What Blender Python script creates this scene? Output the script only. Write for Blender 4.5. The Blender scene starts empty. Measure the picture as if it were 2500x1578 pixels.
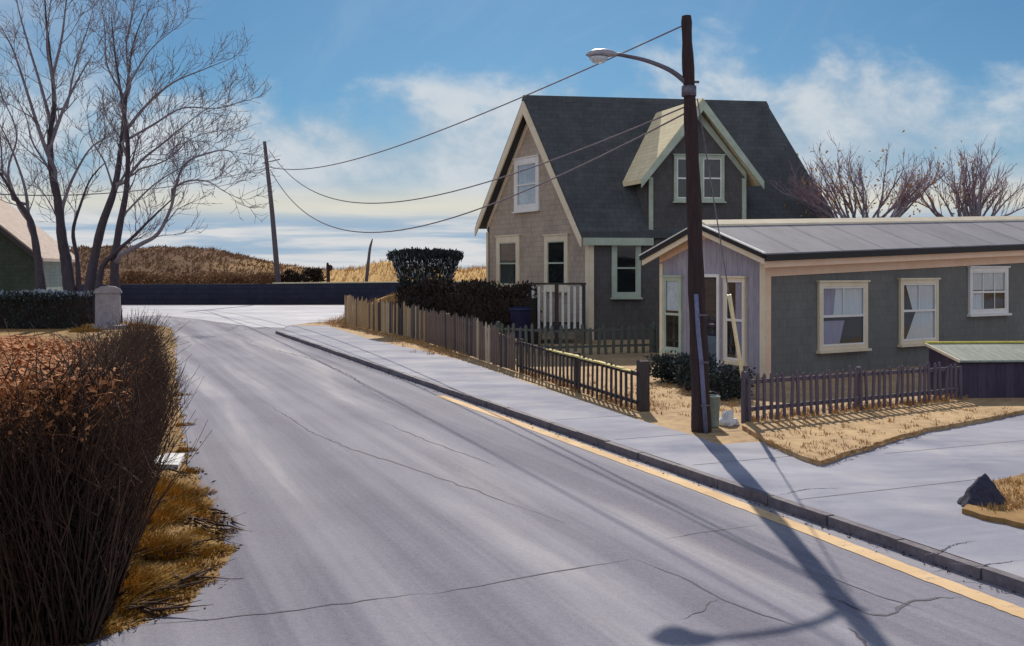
import bpy, math, random
from mathutils import Vector, Matrix
R = math.radians
SC = bpy.context.scene
COL = SC.collection

# ------------------------------------------------------------------ camera, sky, sun, exposure
EYE, F, HZ, S = 2.0, 2400.0, 660.0, 2500.0 / 2408.0
cam_d = bpy.data.cameras.new('camera'); cam = bpy.data.objects.new('camera', cam_d); COL.objects.link(cam)
cam.location = (0, 0, EYE); cam.rotation_euler = (R(90), 0, 0)
cam_d.sensor_width = 36; cam_d.lens = 36 * F / 2500; cam_d.shift_y = -(789 - HZ) / 2500
cam_d.clip_start = 0.1; cam_d.clip_end = 9000
SC.camera = cam

SUN_EL, SUN_AZ = R(35.6), R(1.2)            # azimuth measured from +Y towards +X
SC.view_settings.view_transform = 'Standard'
SC.view_settings.look = 'None'
SC.view_settings.exposure = 0.05
SC.view_settings.gamma = 1.0

sun_d = bpy.data.lights.new('sun', 'SUN'); sun_d.energy = 4.8; sun_d.angle = R(0.5); sun_d.color = (1.0, 0.91, 0.78)
sun = bpy.data.objects.new('sun', sun_d); COL.objects.link(sun)
sv = Vector((math.sin(SUN_AZ) * math.cos(SUN_EL), math.cos(SUN_AZ) * math.cos(SUN_EL), math.sin(SUN_EL)))
sun.rotation_euler = sv.to_track_quat('Z', 'Y').to_euler()
sun.location = sv * 60

W = bpy.data.worlds.new('World'); SC.world = W; W.use_nodes = True
nt = W.node_tree; nt.nodes.clear()
def wn(t, **k):
    n = nt.nodes.new(t)
    for a, b in k.items(): setattr(n, a, b)
    return n
def wl(a, b): nt.links.new(a, b)
def wmath(op, a, b=None, c=None, clamp=False):
    n = wn('ShaderNodeMath', operation=op, use_clamp=clamp)
    for i, v in enumerate((a, b, c)):
        if v is None: continue
        if isinstance(v, (int, float)): n.inputs[i].default_value = v
        else: wl(v, n.inputs[i])
    return n.outputs[0]
def wmix(f, a, b, blend='MIX'):
    n = wn('ShaderNodeMix', data_type='RGBA', blend_type=blend)
    for i, v in ((0, f), (6, a), (7, b)):
        if isinstance(v, (int, float)): n.inputs[i].default_value = v
        elif isinstance(v, tuple): n.inputs[i].default_value = (*v, 1)
        else: wl(v, n.inputs[i])
    return n.outputs[2]
def wsmooth(x, lo, hi):
    n = wn('ShaderNodeMapRange', interpolation_type='SMOOTHSTEP')
    wl(x, n.inputs[0]); n.inputs[1].default_value = lo; n.inputs[2].default_value = hi
    return n.outputs[0]
sky = wn('ShaderNodeTexSky', sky_type='NISHITA', sun_disc=False)
sky.sun_elevation = SUN_EL; sky.sun_rotation = SUN_AZ; sky.air_density = 1.0; sky.dust_density = 0.4; sky.ozone_density = 2.5
tc = wn('ShaderNodeTexCoord'); sep = wn('ShaderNodeSeparateXYZ'); wl(tc.outputs['Generated'], sep.inputs[0])
X_, Y_, Z_ = sep.outputs
def wnoise(scale, zs, detail=6, rough=0.55, off=(0, 0, 0), dist=0.0, shear=0.0):
    cmb = wn('ShaderNodeCombineXYZ')
    xx = wmath('ADD', X_, wmath('MULTIPLY', Z_, shear)) if shear else X_
    wl(xx, cmb.inputs[0]); wl(Y_, cmb.inputs[1]); wl(wmath('MULTIPLY', Z_, zs), cmb.inputs[2])
    add = wn('ShaderNodeVectorMath', operation='ADD'); wl(cmb.outputs[0], add.inputs[0]); add.inputs[1].default_value = off
    n = wn('ShaderNodeTexNoise'); wl(add.outputs[0], n.inputs['Vector'])
    n.inputs['Scale'].default_value = scale; n.inputs['Detail'].default_value = detail
    n.inputs['Roughness'].default_value = rough; n.inputs['Distortion'].default_value = dist
    return n.outputs['Fac']
big = wnoise(3.2, 1.3, 4, 0.5, (1.7, 0.3, 0.9))
puff = wnoise(8.0, 1.5, 9, 0.6, (0.4, 2.1, 1.2), 0.15, 0.25)
wisp = wnoise(7.0, 0.9, 8, 0.6, (4.2, 1.1, 2.2), 1.2, -1.0)
streak = wnoise(4.5, 13.0, 6, 0.55, (2.2, 0.1, 3.3), 0.3)
# cumulus bank: everything below an uneven upper edge
side = wmath('SUBTRACT', wmath('MULTIPLY', wsmooth(X_, -0.12, 0.06), 0.035), wmath('MULTIPLY', wsmooth(X_, 0.30, 0.46), 0.06))
edge = wmath('ADD', wmath('ADD', wmath('ADD', 0.165, side), wmath('MULTIPLY', wmath('SUBTRACT', big, 0.5), 0.16)),
             wmath('MULTIPLY', wmath('SUBTRACT', puff, 0.5), 0.27))
bank = wsmooth(wmath('SUBTRACT', edge, Z_), -0.03, 0.055)
bank = wmath('MULTIPLY', bank, wmath('ADD', 0.70, wmath('MULTIPLY', wsmooth(puff, 0.36, 0.6), 0.30)))
high = wmath('MULTIPLY', wsmooth(wisp, 0.5, 0.8), 0.12)
hl_ = wmath('MULTIPLY', wsmooth(wmath('MULTIPLY', X_, -1), 0.30, 0.52), wmath('MULTIPLY', wsmooth(puff, 0.40, 0.62), 0.6))
high = wmath('MAXIMUM', high, hl_)
base_sky = wmix(1.0, sky.outputs[0], (0.0275, 0.0465, 0.0585), 'MULTIPLY')
cloud_col = wmix(wsmooth(puff, 0.36, 0.62), (0.40, 0.49, 0.58), (0.585, 0.64, 0.69))
c1 = wmix(high, base_sky, (0.52, 0.60, 0.68))
c2 = wmix(bank, c1, cloud_col)
low_col = wmix(wsmooth(streak, 0.42, 0.60), (0.33, 0.45, 0.58), (0.66, 0.67, 0.68))
warm = wmath('MULTIPLY', wsmooth(Z_, 0.045, 0.065), wsmooth(wmath('MULTIPLY', Z_, -1), -0.095, -0.07))
low_col = wmix(wmath('MULTIPLY', warm, 0.85), low_col, (0.70, 0.68, 0.58))
c3 = wmix(wsmooth(wmath('MULTIPLY', Z_, -1), -0.10, -0.06), c2, low_col)
# bright broken cloud added unseen behind the viewpoint to fill the shaded walls
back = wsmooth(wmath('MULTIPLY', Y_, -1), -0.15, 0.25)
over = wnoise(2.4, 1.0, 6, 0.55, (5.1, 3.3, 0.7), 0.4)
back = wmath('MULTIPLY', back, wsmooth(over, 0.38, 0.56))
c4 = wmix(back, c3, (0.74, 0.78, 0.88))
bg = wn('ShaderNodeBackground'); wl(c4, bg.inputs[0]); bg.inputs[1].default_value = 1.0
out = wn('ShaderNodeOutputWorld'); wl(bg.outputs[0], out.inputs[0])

# ------------------------------------------------------------------ helpers
def G(x, y, z=0.0):
    u, v = x * S, y * S
    Y = (EYE - z) * F / (v - HZ)
    return Vector(((u - 1250) / F * Y, Y, z))
def P(x, y, Y):
    u, v = x * S, y * S
    return Vector(((u - 1250) / F * Y, Y, EYE + (HZ - v) / F * Y))
def on_wall(x, y, O, t):
    dx, dz = (x * S - 1250) / F, (HZ - y * S) / F
    # lam*dx - s*tx = Ox ; lam - s*ty = Oy
    det = -dx * t.y + t.x
    lam = (-O.x * t.y + t.x * O.y) / det
    s = (dx * O.y - O.x) / det
    return s, EYE + dz * lam
def V(*a): return Vector(a)
UP = V(0, 0, 1)
def lin(c):
    return tuple(((v / 255) / 12.92 if v / 255 < 0.04045 else ((v / 255 + 0.055) / 1.055) ** 2.4) for v in c)

ORG = {}
class MB:
    def __init__(s): s.v = []; s.f = []; s.sm = []
    def poly(s, pts, smooth=False):
        b = len(s.v); s.v += [tuple(p) for p in pts]; s.f.append(tuple(range(b, b + len(pts)))); s.sm.append(smooth)
    def mesh(s, vs, fs, smooth=False):
        b = len(s.v); s.v += [tuple(p) for p in vs]
        for f in fs: s.f.append(tuple(i + b for i in f)); s.sm.append(smooth)
    def box8(s, o, a, b, c):
        """box from corner o with edge vectors a, b, c (right handed)"""
        vs = [o, o + a, o + a + b, o + b, o + c, o + a + c, o + a + b + c, o + b + c]
        fs = [(0, 3, 2, 1), (4, 5, 6, 7), (0, 1, 5, 4), (1, 2, 6, 5), (2, 3, 7, 6), (3, 0, 4, 7)]
        if a.cross(b).dot(c) < 0: fs = [tuple(reversed(f)) for f in fs]
        s.mesh(vs, fs)
    def box(s, cx, cy, z0, sx, sy, sz, ang=0.0):
        a = V(math.cos(ang), math.sin(ang), 0); b = V(-math.sin(ang), math.cos(ang), 0)
        s.box8(V(cx, cy, z0) - a * sx / 2 - b * sy / 2, a * sx, b * sy, UP * sz)
    def prism(s, pts, ext):
        """closed solid: polygon pts pushed by vector ext"""
        n = len(pts); lo = [Vector(p) for p in pts]; hi = [p + ext for p in lo]
        nv = V(0, 0, 0)
        for i in range(n): nv += lo[i].cross(lo[(i + 1) % n])
        flip = nv.dot(ext) < 0
        fs = [tuple(reversed(range(n))), tuple(range(n, 2 * n))] + [(i, (i + 1) % n, n + (i + 1) % n, n + i) for i in range(n)]
        if flip: fs = [tuple(reversed(f)) for f in fs]
        s.mesh(lo + hi, fs)
    def tube(s, pts, rad, n=6, cap=True, smooth=True):
        m = len(pts); pts = [Vector(p) for p in pts]
        if isinstance(rad, (int, float)): rad = [rad] * m
        b = len(s.v); ref = None
        for i in range(m):
            t = (pts[min(i + 1, m - 1)] - pts[max(i - 1, 0)])
            t = t.normalized() if t.length > 1e-9 else UP
            if ref is None: ref = t.orthogonal().normalized()
            x = ref - t * ref.dot(t)
            x = x.normalized() if x.length > 1e-6 else t.orthogonal().normalized()
            ref = x; y = t.cross(x)
            for k in range(n):
                a = 2 * math.pi * k / n
                s.v.append(tuple(pts[i] + (x * math.cos(a) + y * math.sin(a)) * rad[i]))
        for i in range(m - 1):
            for k in range(n):
                k2 = (k + 1) % n
                s.f.append((b + i * n + k, b + i * n + k2, b + (i + 1) * n + k2, b + (i + 1) * n + k)); s.sm.append(smooth)
        if cap and n > 3:
            s.f.append(tuple(b + k for k in reversed(range(n)))); s.sm.append(False)
            s.f.append(tuple(b + (m - 1) * n + k for k in range(n))); s.sm.append(False)
    def lathe(s, c, prof, n=16, sx=1.0, sy=1.0):
        b = len(s.v)
        for r, z in prof:
            for k in range(n):
                a = 2 * math.pi * k / n
                s.v.append((c[0] + r * sx * math.cos(a), c[1] + r * sy * math.sin(a), c[2] + z))
        for i in range(len(prof) - 1):
            for k in range(n):
                k2 = (k + 1) % n
                s.f.append((b + i * n + k, b + i * n + k2, b + (i + 1) * n + k2, b + (i + 1) * n + k)); s.sm.append(True)
        s.f.append(tuple(b + k for k in reversed(range(n)))); s.sm.append(False)
        s.f.append(tuple(b + (len(prof) - 1) * n + k for k in range(n))); s.sm.append(False)
    def leaf(s, p, d, w, l, rng):
        a = d.orthogonal().normalized(); a = Matrix.Rotation(rng.uniform(0, 6.28), 3, d) @ a
        s.poly([p, p + d * l * 0.5 + a * w, p + d * l, p + d * l * 0.5 - a * w])
    def build(s, name, m, parent=None, uv=True, label=None, cat=None, kind=None, group=None):
        org = ORG.get(parent.name, V(0, 0, 0)) if parent else V(0, 0, 0)
        me = bpy.data.meshes.new(name)
        if org.length > 0: vs = [(p[0] - org.x, p[1] - org.y, p[2] - org.z) for p in s.v]
        else: vs = s.v
        me.from_pydata(vs, [], s.f)
        me.polygons.foreach_set('use_smooth', s.sm)
        if uv:
            lay = me.uv_layers.new(name='UVMap')
            for pl in me.polygons:
                nrm = pl.normal
                if abs(nrm.z) > 0.95: t, w = V(1, 0, 0), V(0, 1, 0)
                else:
                    t = V(-nrm.y, nrm.x, 0).normalized(); w = nrm.cross(t)
                    if w.z < 0: w = -w
                for li in pl.loop_indices:
                    co = me.vertices[me.loops[li].vertex_index].co + org
                    lay.data[li].uv = (co.dot(t), co.dot(w))
        me.materials.append(m); me.update()
        o = bpy.data.objects.new(name, me); COL.objects.link(o)
        if parent: o.parent = parent
        ORG[o.name] = org
        tag(o, label, cat, kind, group)
        return o
def tag(o, label=None, cat=None, kind=None, group=None):
    if label: o['label'] = label
    if cat: o['category'] = cat
    if kind: o['kind'] = kind
    if group: o['group'] = group
    return o
def thing(name, label, cat, loc, group=None):
    o = bpy.data.objects.new(name, None); COL.objects.link(o); o.empty_display_size = 0.3
    o.location = loc; ORG[o.name] = Vector(loc)
    return tag(o, label, cat, None, group)

# ------------------------------------------------------------------ materials
def newmat(name):
    m = bpy.data.materials.new(name); m.use_nodes = True
    t = m.node_tree; b = t.nodes['Principled BSDF']
    return m, t, b
def N(t, typ, **k):
    n = t.nodes.new(typ)
    for a, b in k.items(): setattr(n, a, b)
    return n
def ramp(t, fac, stops):
    n = N(t, 'ShaderNodeValToRGB'); e = n.color_ramp.elements
    while len(e) < len(stops): e.new(0.5)
    for i, (p, c) in enumerate(stops): e[i].position = p; e[i].color = (*c, 1)
    t.links.new(fac, n.inputs[0]); return n.outputs[0]
def noise(t, coord, scale, detail=5, rough=0.6, dist=0.0):
    n = N(t, 'ShaderNodeTexNoise'); t.links.new(coord, n.inputs['Vector'])
    n.inputs['Scale'].default_value = scale; n.inputs['Detail'].default_value = detail
    n.inputs['Roughness'].default_value = rough; n.inputs['Distortion'].default_value = dist
    return n.outputs['Fac']
def mapping(t, src, scale=(1, 1, 1), rot=(0, 0, 0), loc=(0, 0, 0)):
    n = N(t, 'ShaderNodeMapping'); t.links.new(src, n.inputs[0])
    n.inputs['Scale'].default_value = scale; n.inputs['Rotation'].default_value = rot; n.inputs['Location'].default_value = loc
    return n.outputs[0]
def mixc(t, f, a, b, blend='MIX'):
    n = N(t, 'ShaderNodeMix', data_type='RGBA', blend_type=blend)
    for i, v in ((0, f), (6, a), (7, b)):
        if isinstance(v, (int, float)): n.inputs[i].default_value = v
        elif isinstance(v, tuple): n.inputs[i].default_value = (*v, 1)
        else: t.links.new(v, n.inputs[i])
    return n.outputs[2]
def bump(t, b, h, strength=0.4, dist=0.02):
    n = N(t, 'ShaderNodeBump'); n.inputs['Strength'].default_value = strength; n.inputs['Distance'].default_value = dist
    t.links.new(h, n.inputs['Height']); t.links.new(n.outputs[0], b.inputs['Normal'])
def obco(t): return N(t, 'ShaderNodeTexCoord').outputs['Object']
def geo(t): return N(t, 'ShaderNodeNewGeometry').outputs['Position']
def simple(name, c1, c2, scale=3.0, rough=0.7, bmp=0.25, stretch=(1, 1, 1), spec=0.3, detail=6, lo=0.3, hi=0.7, metal=0.0, var=0.35):
    m, t, b = newmat(name); co = mapping(t, geo(t), stretch)
    n1 = noise(t, co, scale, detail); n2 = noise(t, co, scale * 7, 4)
    c = ramp(t, n1, [(lo, c1), (hi, c2)])
    c = mixc(t, var, c, ramp(t, n2, [(0.35, tuple(x * 0.72 for x in c1)), (0.68, tuple(min(1, x * 1.2) for x in c2))]))
    t.links.new(c, b.inputs['Base Color']); b.inputs['Roughness'].default_value = rough
    b.inputs['Specular IOR Level'].default_value = spec; b.inputs['Metallic'].default_value = metal
    if bmp: bump(t, b, n2, bmp, 0.015)
    return m
def shingle(name, c1, c2, rw, rh, mort=(0.02, 0.02, 0.02), rough=0.85, streak=0.4, ms=0.006, bs=0.5):
    m, t, b = newmat(name); uv = N(t, 'ShaderNodeTexCoord').outputs['UV']
    br = N(t, 'ShaderNodeTexBrick'); t.links.new(mapping(t, uv), br.inputs['Vector'])
    br.inputs['Color1'].default_value = (*c1, 1); br.inputs['Color2'].default_value = (*c2, 1); br.inputs['Mortar'].default_value = (*mort, 1)
    br.inputs['Scale'].default_value = 1; br.inputs['Mortar Size'].default_value = ms; br.inputs['Brick Width'].default_value = rw; br.inputs['Row Height'].default_value = rh
    br.inputs['Mortar Smooth'].default_value = 0.4
    n1 = noise(t, mapping(t, uv, (1.0, 0.5, 1)), 1.3, 6); n2 = noise(t, mapping(t, uv, (9, 1.2, 1)), 3, 5)
    c = mixc(t, streak, br.outputs['Color'], ramp(t, n1, [(0.3, tuple(x * 0.6 for x in c1)), (0.72, tuple(min(1, x * 1.35) for x in c2))]))
    c = mixc(t, 0.25, c, ramp(t, n2, [(0.35, tuple(x * 0.6 for x in c1)), (0.7, tuple(min(1, x * 1.3) for x in c2))]))
    t.links.new(c, b.inputs['Base Color']); b.inputs['Roughness'].default_value = rough; b.inputs['Specular IOR Level'].default_value = 0.25
    inv = N(t, 'ShaderNodeMath', operation='SUBTRACT'); inv.inputs[0].default_value = 1; t.links.new(br.outputs['Fac'], inv.inputs[1])
    bump(t, b, inv.outputs[0], bs, 0.012)
    return m
KANG = math.atan2(0.9206, -0.3906)        # heading of the kerb in plan
M = {}
# asphalt with worn wheel tracks running along the street
def road_mat():
    m, t, b = newmat('road_asphalt'); g = geo(t)
    al = mapping(t, g, (1, 1, 1), (0, 0, -KANG))            # x along the street, y across
    lo = mapping(t, al, (0.10, 1.15, 1)); lo2 = mapping(t, al, (0.05, 2.6, 1), loc=(3, 1, 0))
    n1 = noise(t, lo, 1.3, 5, 0.55, 0.4); n2 = noise(t, lo2, 1.0, 4, 0.6, 0.2); n3 = noise(t, g, 26, 4, 0.7); n4 = noise(t, g, 0.55, 5, 0.6); n5 = noise(t, g, 160, 2, 0.7)
    c = ramp(t, n1, [(0.32, lin((87, 88, 110))), (0.46, lin((110, 110, 131))), (0.57, lin((128, 127, 144))), (0.68, lin((192, 188, 188)))])
    c = mixc(t, 0.46, c, ramp(t, n2, [(0.38, lin((83, 83, 104))), (0.62, lin((183, 182, 193)))]))
    c = mixc(t, 0.30, c, ramp(t, n4, [(0.35, lin((102, 92, 113))), (0.68, lin((150, 147, 162)))]))
    c = mixc(t, 0.18, c, ramp(t, n3, [(0.35, lin((65, 64, 79))), (0.7, lin((150, 149, 156)))]))
    c = mixc(t, 0.2, c, ramp(t, n5, [(0.35, lin((59, 58, 69))), (0.65, lin((177, 177, 185)))]))
    t.links.new(c, b.inputs['Base Color'])
    r = ramp(t, n1, [(0.3, (0.9,) * 3), (0.75, (0.78,) * 3)]); t.links.new(r, b.inputs['Roughness']); b.inputs['Specular IOR Level'].default_value = 0.18
    bump(t, b, n5, 0.35, 0.01); return m
M['road'] = road_mat()
def conc_mat():
    m, t, b = newmat('pavement_concrete'); g = geo(t)
    al = mapping(t, g, (0.25, 0.8, 1), (0, 0, -KANG))
    n1 = noise(t, al, 1.4, 6, 0.6, 0.5); n2 = noise(t, g, 1.2, 6, 0.62, 0.6); n3 = noise(t, g, 120, 2, 0.7)
    c = ramp(t, n1, [(0.34, lin((121, 123, 145))), (0.5, lin((156, 157, 173))), (0.72, lin((188, 188, 197)))])
    c = mixc(t, 0.4, c, ramp(t, n2, [(0.33, lin((113, 118, 140))), (0.52, lin((156, 156, 168))), (0.7, lin((190, 184, 181)))]))
    c = mixc(t, 0.18, c, ramp(t, n3, [(0.35, lin((79, 79, 91))), (0.65, lin((188, 188, 194)))]))
    t.links.new(c, b.inputs['Base Color']); b.inputs['Roughness'].default_value = 0.9; b.inputs['Specular IOR Level'].default_value = 0.15
    bump(t, b, n3, 0.3, 0.01); return m
M['conc'] = conc_mat()
M['conc_pale'] = simple('pale_worn_concrete', lin((150, 151, 164)), lin((208, 207, 212)), 0.45, 0.85, 0.2, (.35, 1, 1), spec=0.2)
M['kerb_top'] = simple('worn_kerb_stone', lin((128, 126, 136)), lin((176, 172, 174)), 2.2, 0.85, 0.4)
M['kerb'] = simple('kerb_stone', lin((84, 78, 88)), lin((122, 116, 124)), 2.5, 0.8, 0.4)  # dark tone carries the shade on the kerb's street face
M['sand'] = simple('dry_sandy_ground', lin((150, 122, 92)), lin((196, 166, 124)), 1.3, 0.95, 0.5)
M['grassland'] = simple('dry_grass_ground', lin((118, 88, 52)), lin((168, 134, 84)), 0.9, 0.95, 0.5)
def line_mat():
    m, t, b = newmat('worn_yellow_paint'); g = geo(t); al = mapping(t, g, (1, 3.0, 1), (0, 0, -KANG))
    n1 = noise(t, al, 5.0, 7, 0.7); n2 = noise(t, g, 60, 3, 0.7)
    paint = ramp(t, noise(t, g, 1.5, 4), [(0.3, lin((200, 166, 124))), (0.7, lin((222, 192, 152)))])
    mx = N(t, 'ShaderNodeMath', operation='MULTIPLY_ADD'); t.links.new(n2, mx.inputs[0]); mx.inputs[1].default_value = 0.5; t.links.new(n1, mx.inputs[2])
    c = mixc(t, ramp(t, mx.outputs[0], [(0.84, (0, 0, 0)), (0.96, (0.8, 0.8, 0.8))]), paint, lin((124, 120, 130)))
    t.links.new(c, b.inputs['Base Color']); b.inputs['Roughness'].default_value = 0.85; b.inputs['Specular IOR Level'].default_value = 0.2; return m
M['yellow'] = line_mat()
M['crack'] = simple('tar_crack', lin((60, 57, 68)), lin((96, 92, 106)), 6, 0.8, 0.2)
M['shingle_dark'] = shingle('dark_shingle', lin((84, 81, 82)), lin((98, 95, 95)), 0.16, 0.15, (0.055, 0.054, 0.055), bs=0.35)
M['shingle_pale'] = shingle('lit_grey_shingle', lin((160, 146, 132)), lin((190, 174, 158)), 0.16, 0.15, (0.10, 0.09, 0.09))  # paler than the front wall: the gable end's light is in the colour
M['shingle_cottage'] = shingle('green_grey_shingle', lin((110, 111, 109)), lin((121, 121, 118)), 0.18, 0.16, (0.11, 0.11, 0.11), bs=0.25)
M['board_lilac'] = shingle('lilac_grey_boards', lin((146, 142, 158)), lin((176, 170, 182)), 0.14, 4.0, (0.09, 0.09, 0.11))
M['roof_dark'] = shingle('dark_roof_shingle', lin((68, 72, 75)), lin((88, 91, 93)), 0.3, 0.16, (0.018, 0.018, 0.02))
M['roof_sunlit'] = shingle('sunlit_cream_shingle', lin((236, 214, 170)), lin((250, 232, 192)), 0.3, 0.16, (0.40, 0.34, 0.27), streak=0.2)  # pale cream paints in the sunlight on the dormer slope
M['roof_lilac'] = shingle('lilac_roof_felt', lin((124, 122, 132)), lin((150, 147, 154)), 1.15, 6.0, (0.10, 0.105, 0.13), ms=0.07, bs=0.3)
M['roof_pink'] = shingle('pinkish_roof_shingle', lin((166, 148, 138)), lin((188, 170, 160)), 0.3, 0.16, (0.3, 0.24, 0.2), streak=0.2)
M['cream'] = simple('cream_trim_paint', lin((220, 204, 176)), lin((236, 222, 196)), 3, 0.55, 0.12, var=0.12)
M['white'] = simple('white_trim_paint', lin((224, 222, 218)), lin((240, 238, 234)), 3, 0.5, 0.1, var=0.12)
M['peach'] = simple('peach_trim_paint', lin((240, 198, 166)), lin((248, 216, 188)), 3, 0.55, 0.12, var=0.12)
M['sage'] = simple('sage_trim_paint', lin((158, 172, 154)), lin((190, 200, 184)), 3, 0.55, 0.12, var=0.12)
M['black'] = simple('black_gutter_paint', (0.010, 0.009, 0.011), (0.022, 0.02, 0.022), 4, 0.5, 0.1)
M['dark'] = simple('dark_room', (0.006, 0.007, 0.008), (0.012, 0.013, 0.014), 2, 0.9, 0.0)
M['curtain'] = simple('white_curtain', lin((222, 220, 224)), lin((246, 244, 244)), 2, 0.9, 0.1, (12, 12, 1))
M['blind'] = simple('pale_blue_blind', lin((198, 208, 222)), lin((226, 232, 240)), 2, 0.8, 0.1)
M['lilac_curtain'] = simple('lilac_curtain', lin((150, 140, 164)), lin((186, 176, 196)), 2, 0.9, 0.1, (12, 12, 1))
M['pole'] = simple('dark_pole_wood', lin((44, 32, 34)), lin((70, 54, 54)), 5, 0.85, 0.5, (6, 6, 0.5))
M['pole_grey'] = simple('grey_pole_wood', lin((74, 68, 76)), lin((108, 100, 106)), 5, 0.85, 0.5, (6, 6, 0.5))
M['conduit'] = simple('blue_grey_conduit', lin((92, 96, 128)), lin((122, 126, 158)), 4, 0.45, 0.05)
M['guard'] = simple('pale_yellow_guard', lin((236, 212, 166)), lin((246, 226, 184)), 4, 0.5, 0.05)
M['wire'] = simple('grey_cable', lin((110, 102, 112)), lin((138, 130, 138)), 3, 0.9, 0.0, spec=0.1)
M['lamp'] = simple('grey_lamp_metal', lin((150, 150, 160)), lin((178, 178, 186)), 4, 0.4, 0.05, spec=0.5, metal=0.3)
M['arm'] = simple('dull_arm_metal', lin((84, 80, 92)), lin((116, 110, 122)), 4, 0.45, 0.05, spec=0.5, metal=0.3)
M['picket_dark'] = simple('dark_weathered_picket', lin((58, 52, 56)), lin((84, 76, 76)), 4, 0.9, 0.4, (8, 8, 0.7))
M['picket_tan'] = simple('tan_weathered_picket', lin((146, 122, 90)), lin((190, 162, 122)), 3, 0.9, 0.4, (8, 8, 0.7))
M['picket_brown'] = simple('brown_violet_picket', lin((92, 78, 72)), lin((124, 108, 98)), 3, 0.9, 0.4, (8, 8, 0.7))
M['picket_grey'] = simple('pale_grey_picket', lin((158, 144, 124)), lin((192, 178, 154)), 3, 0.9, 0.4, (8, 8, 0.7))
M['picket_green'] = simple('grey_green_picket', lin((84, 90, 86)), lin((112, 116, 108)), 4, 0.9, 0.4, (8, 8, 0.7))
M['picket_violet'] = simple('violet_grey_picket', lin((84, 76, 90)), lin((112, 102, 114)), 4, 0.9, 0.4, (8, 8, 0.7))
M['picket_white'] = simple('white_baluster_paint', lin((200, 204, 200)), lin((228, 228, 220)), 4, 0.7, 0.2)
M['cap_sunlit'] = simple('sunlit_yellow_cap', lin((190, 172, 92)), lin((222, 208, 148)), 5, 0.8, 0.3)  # yellow stands for sunlight along the top of the rail
M['bark'] = simple('violet_brown_bark', lin((58, 52, 62)), lin((92, 84, 92)), 4, 0.9, 0.6, (3, 3, 0.7))
M['twig'] = simple('mauve_twig', lin((100, 94, 104)), lin((146, 140, 150)), 2, 0.9, 0.0)
M['twig_rust'] = simple('rust_mauve_twig', lin((128, 104, 116)), lin((172, 146, 154)), 2, 0.9, 0.0)
M['dryleaf'] = simple('ochre_dry_leaf', lin((168, 118, 40)), lin((202, 152, 66)), 2, 0.9, 0.0)
M['hedge_stem'] = simple('brown_hedge_stem', lin((40, 29, 26)), lin((84, 62, 50)), 2, 0.9, 0.0)
M['hedge_tip_lit'] = simple('sunlit_russet_tip', lin((156, 102, 66)), lin((210, 148, 100)), 1.2, 0.9, 0.0)  # light russet paints the sunlit band on the hedge top
M['evergreen'] = simple('dark_evergreen_leaf', lin((36, 44, 46)), lin((66, 74, 72)), 2, 0.8, 0.0)
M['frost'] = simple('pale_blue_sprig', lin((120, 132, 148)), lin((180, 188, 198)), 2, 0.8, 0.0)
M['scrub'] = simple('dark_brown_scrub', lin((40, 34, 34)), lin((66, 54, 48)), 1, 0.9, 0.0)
M['gold'] = simple('golden_grass_blade', lin((136, 100, 34)), lin((190, 148, 62)), 1.4, 0.85, 0.0)
M['straw'] = simple('straw_grass_blade', lin((166, 128, 84)), lin((196, 158, 108)), 0.12, 0.9, 0.0)
M['heath'] = simple('brown_heath', lin((122, 92, 70)), lin((160, 126, 94)), 0.12, 0.95, 0.0)
M['base_shade'] = simple('shade_dark_leaf', lin((30, 24, 24)), lin((54, 42, 38)), 2, 0.95, 0.0)  # near-black leaf colour paints in shade at the near hedge's base
M['joint'] = simple('pavement_joint_dirt', lin((96, 94, 102)), lin((128, 126, 132)), 3, 0.95, 0.0)
M['navy'] = shingle('navy_block_wall', lin((38, 42, 60)), lin((52, 54, 72)), .9, .3, (.012, .013, .02), ms=.03)
M['coping'] = simple('pale_coping', lin((178, 166, 140)), lin((206, 194, 166)), 2, 0.8, 0.2)
M['stone'] = simple('grey_granite', lin((134, 128, 136)), lin((176, 170, 174)), 4, 0.8, 0.5)
M['boulder'] = simple('blue_black_rock', lin((44, 44, 60)), lin((70, 70, 88)), 4, 0.85, 0.7)
M['slab'] = simple('white_slab', lin((212, 214, 222)), lin((236, 236, 238)), 4, 0.8, 0.2)
M['bin_roof'] = shingle('sage_bin_roof', lin((124, 132, 128)), lin((156, 160, 150)), 0.12, 3.0, (0.10, 0.11, 0.10))
M['bin_wall'] = shingle('dark_violet_boards', lin((62, 54, 74)), lin((84, 74, 92)), 0.14, 3.0, (0.02, 0.02, 0.03))
M['bin_edge'] = simple('yellow_bin_edge', lin((206, 190, 66)), lin((228, 214, 110)), 4, 0.6, 0.1)
M['pail'] = simple('grey_green_pail', lin((108, 126, 122)), lin((142, 156, 150)), 4, 0.4, 0.05, spec=0.5)
M['navy_plastic'] = simple('navy_plastic', lin((28, 32, 66)), lin((44, 48, 86)), 4, 0.45, 0.05)
M['water'] = simple('sea_water', lin((120, 146, 170)), lin((168, 186, 200)), 0.05, 0.15, 0.2, (0.2, 3, 1), spec=0.5)
M['door'] = simple('blue_grey_door_paint', lin((70, 86, 104)), lin((96, 112, 128)), 3, 0.5, 0.1)
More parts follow.
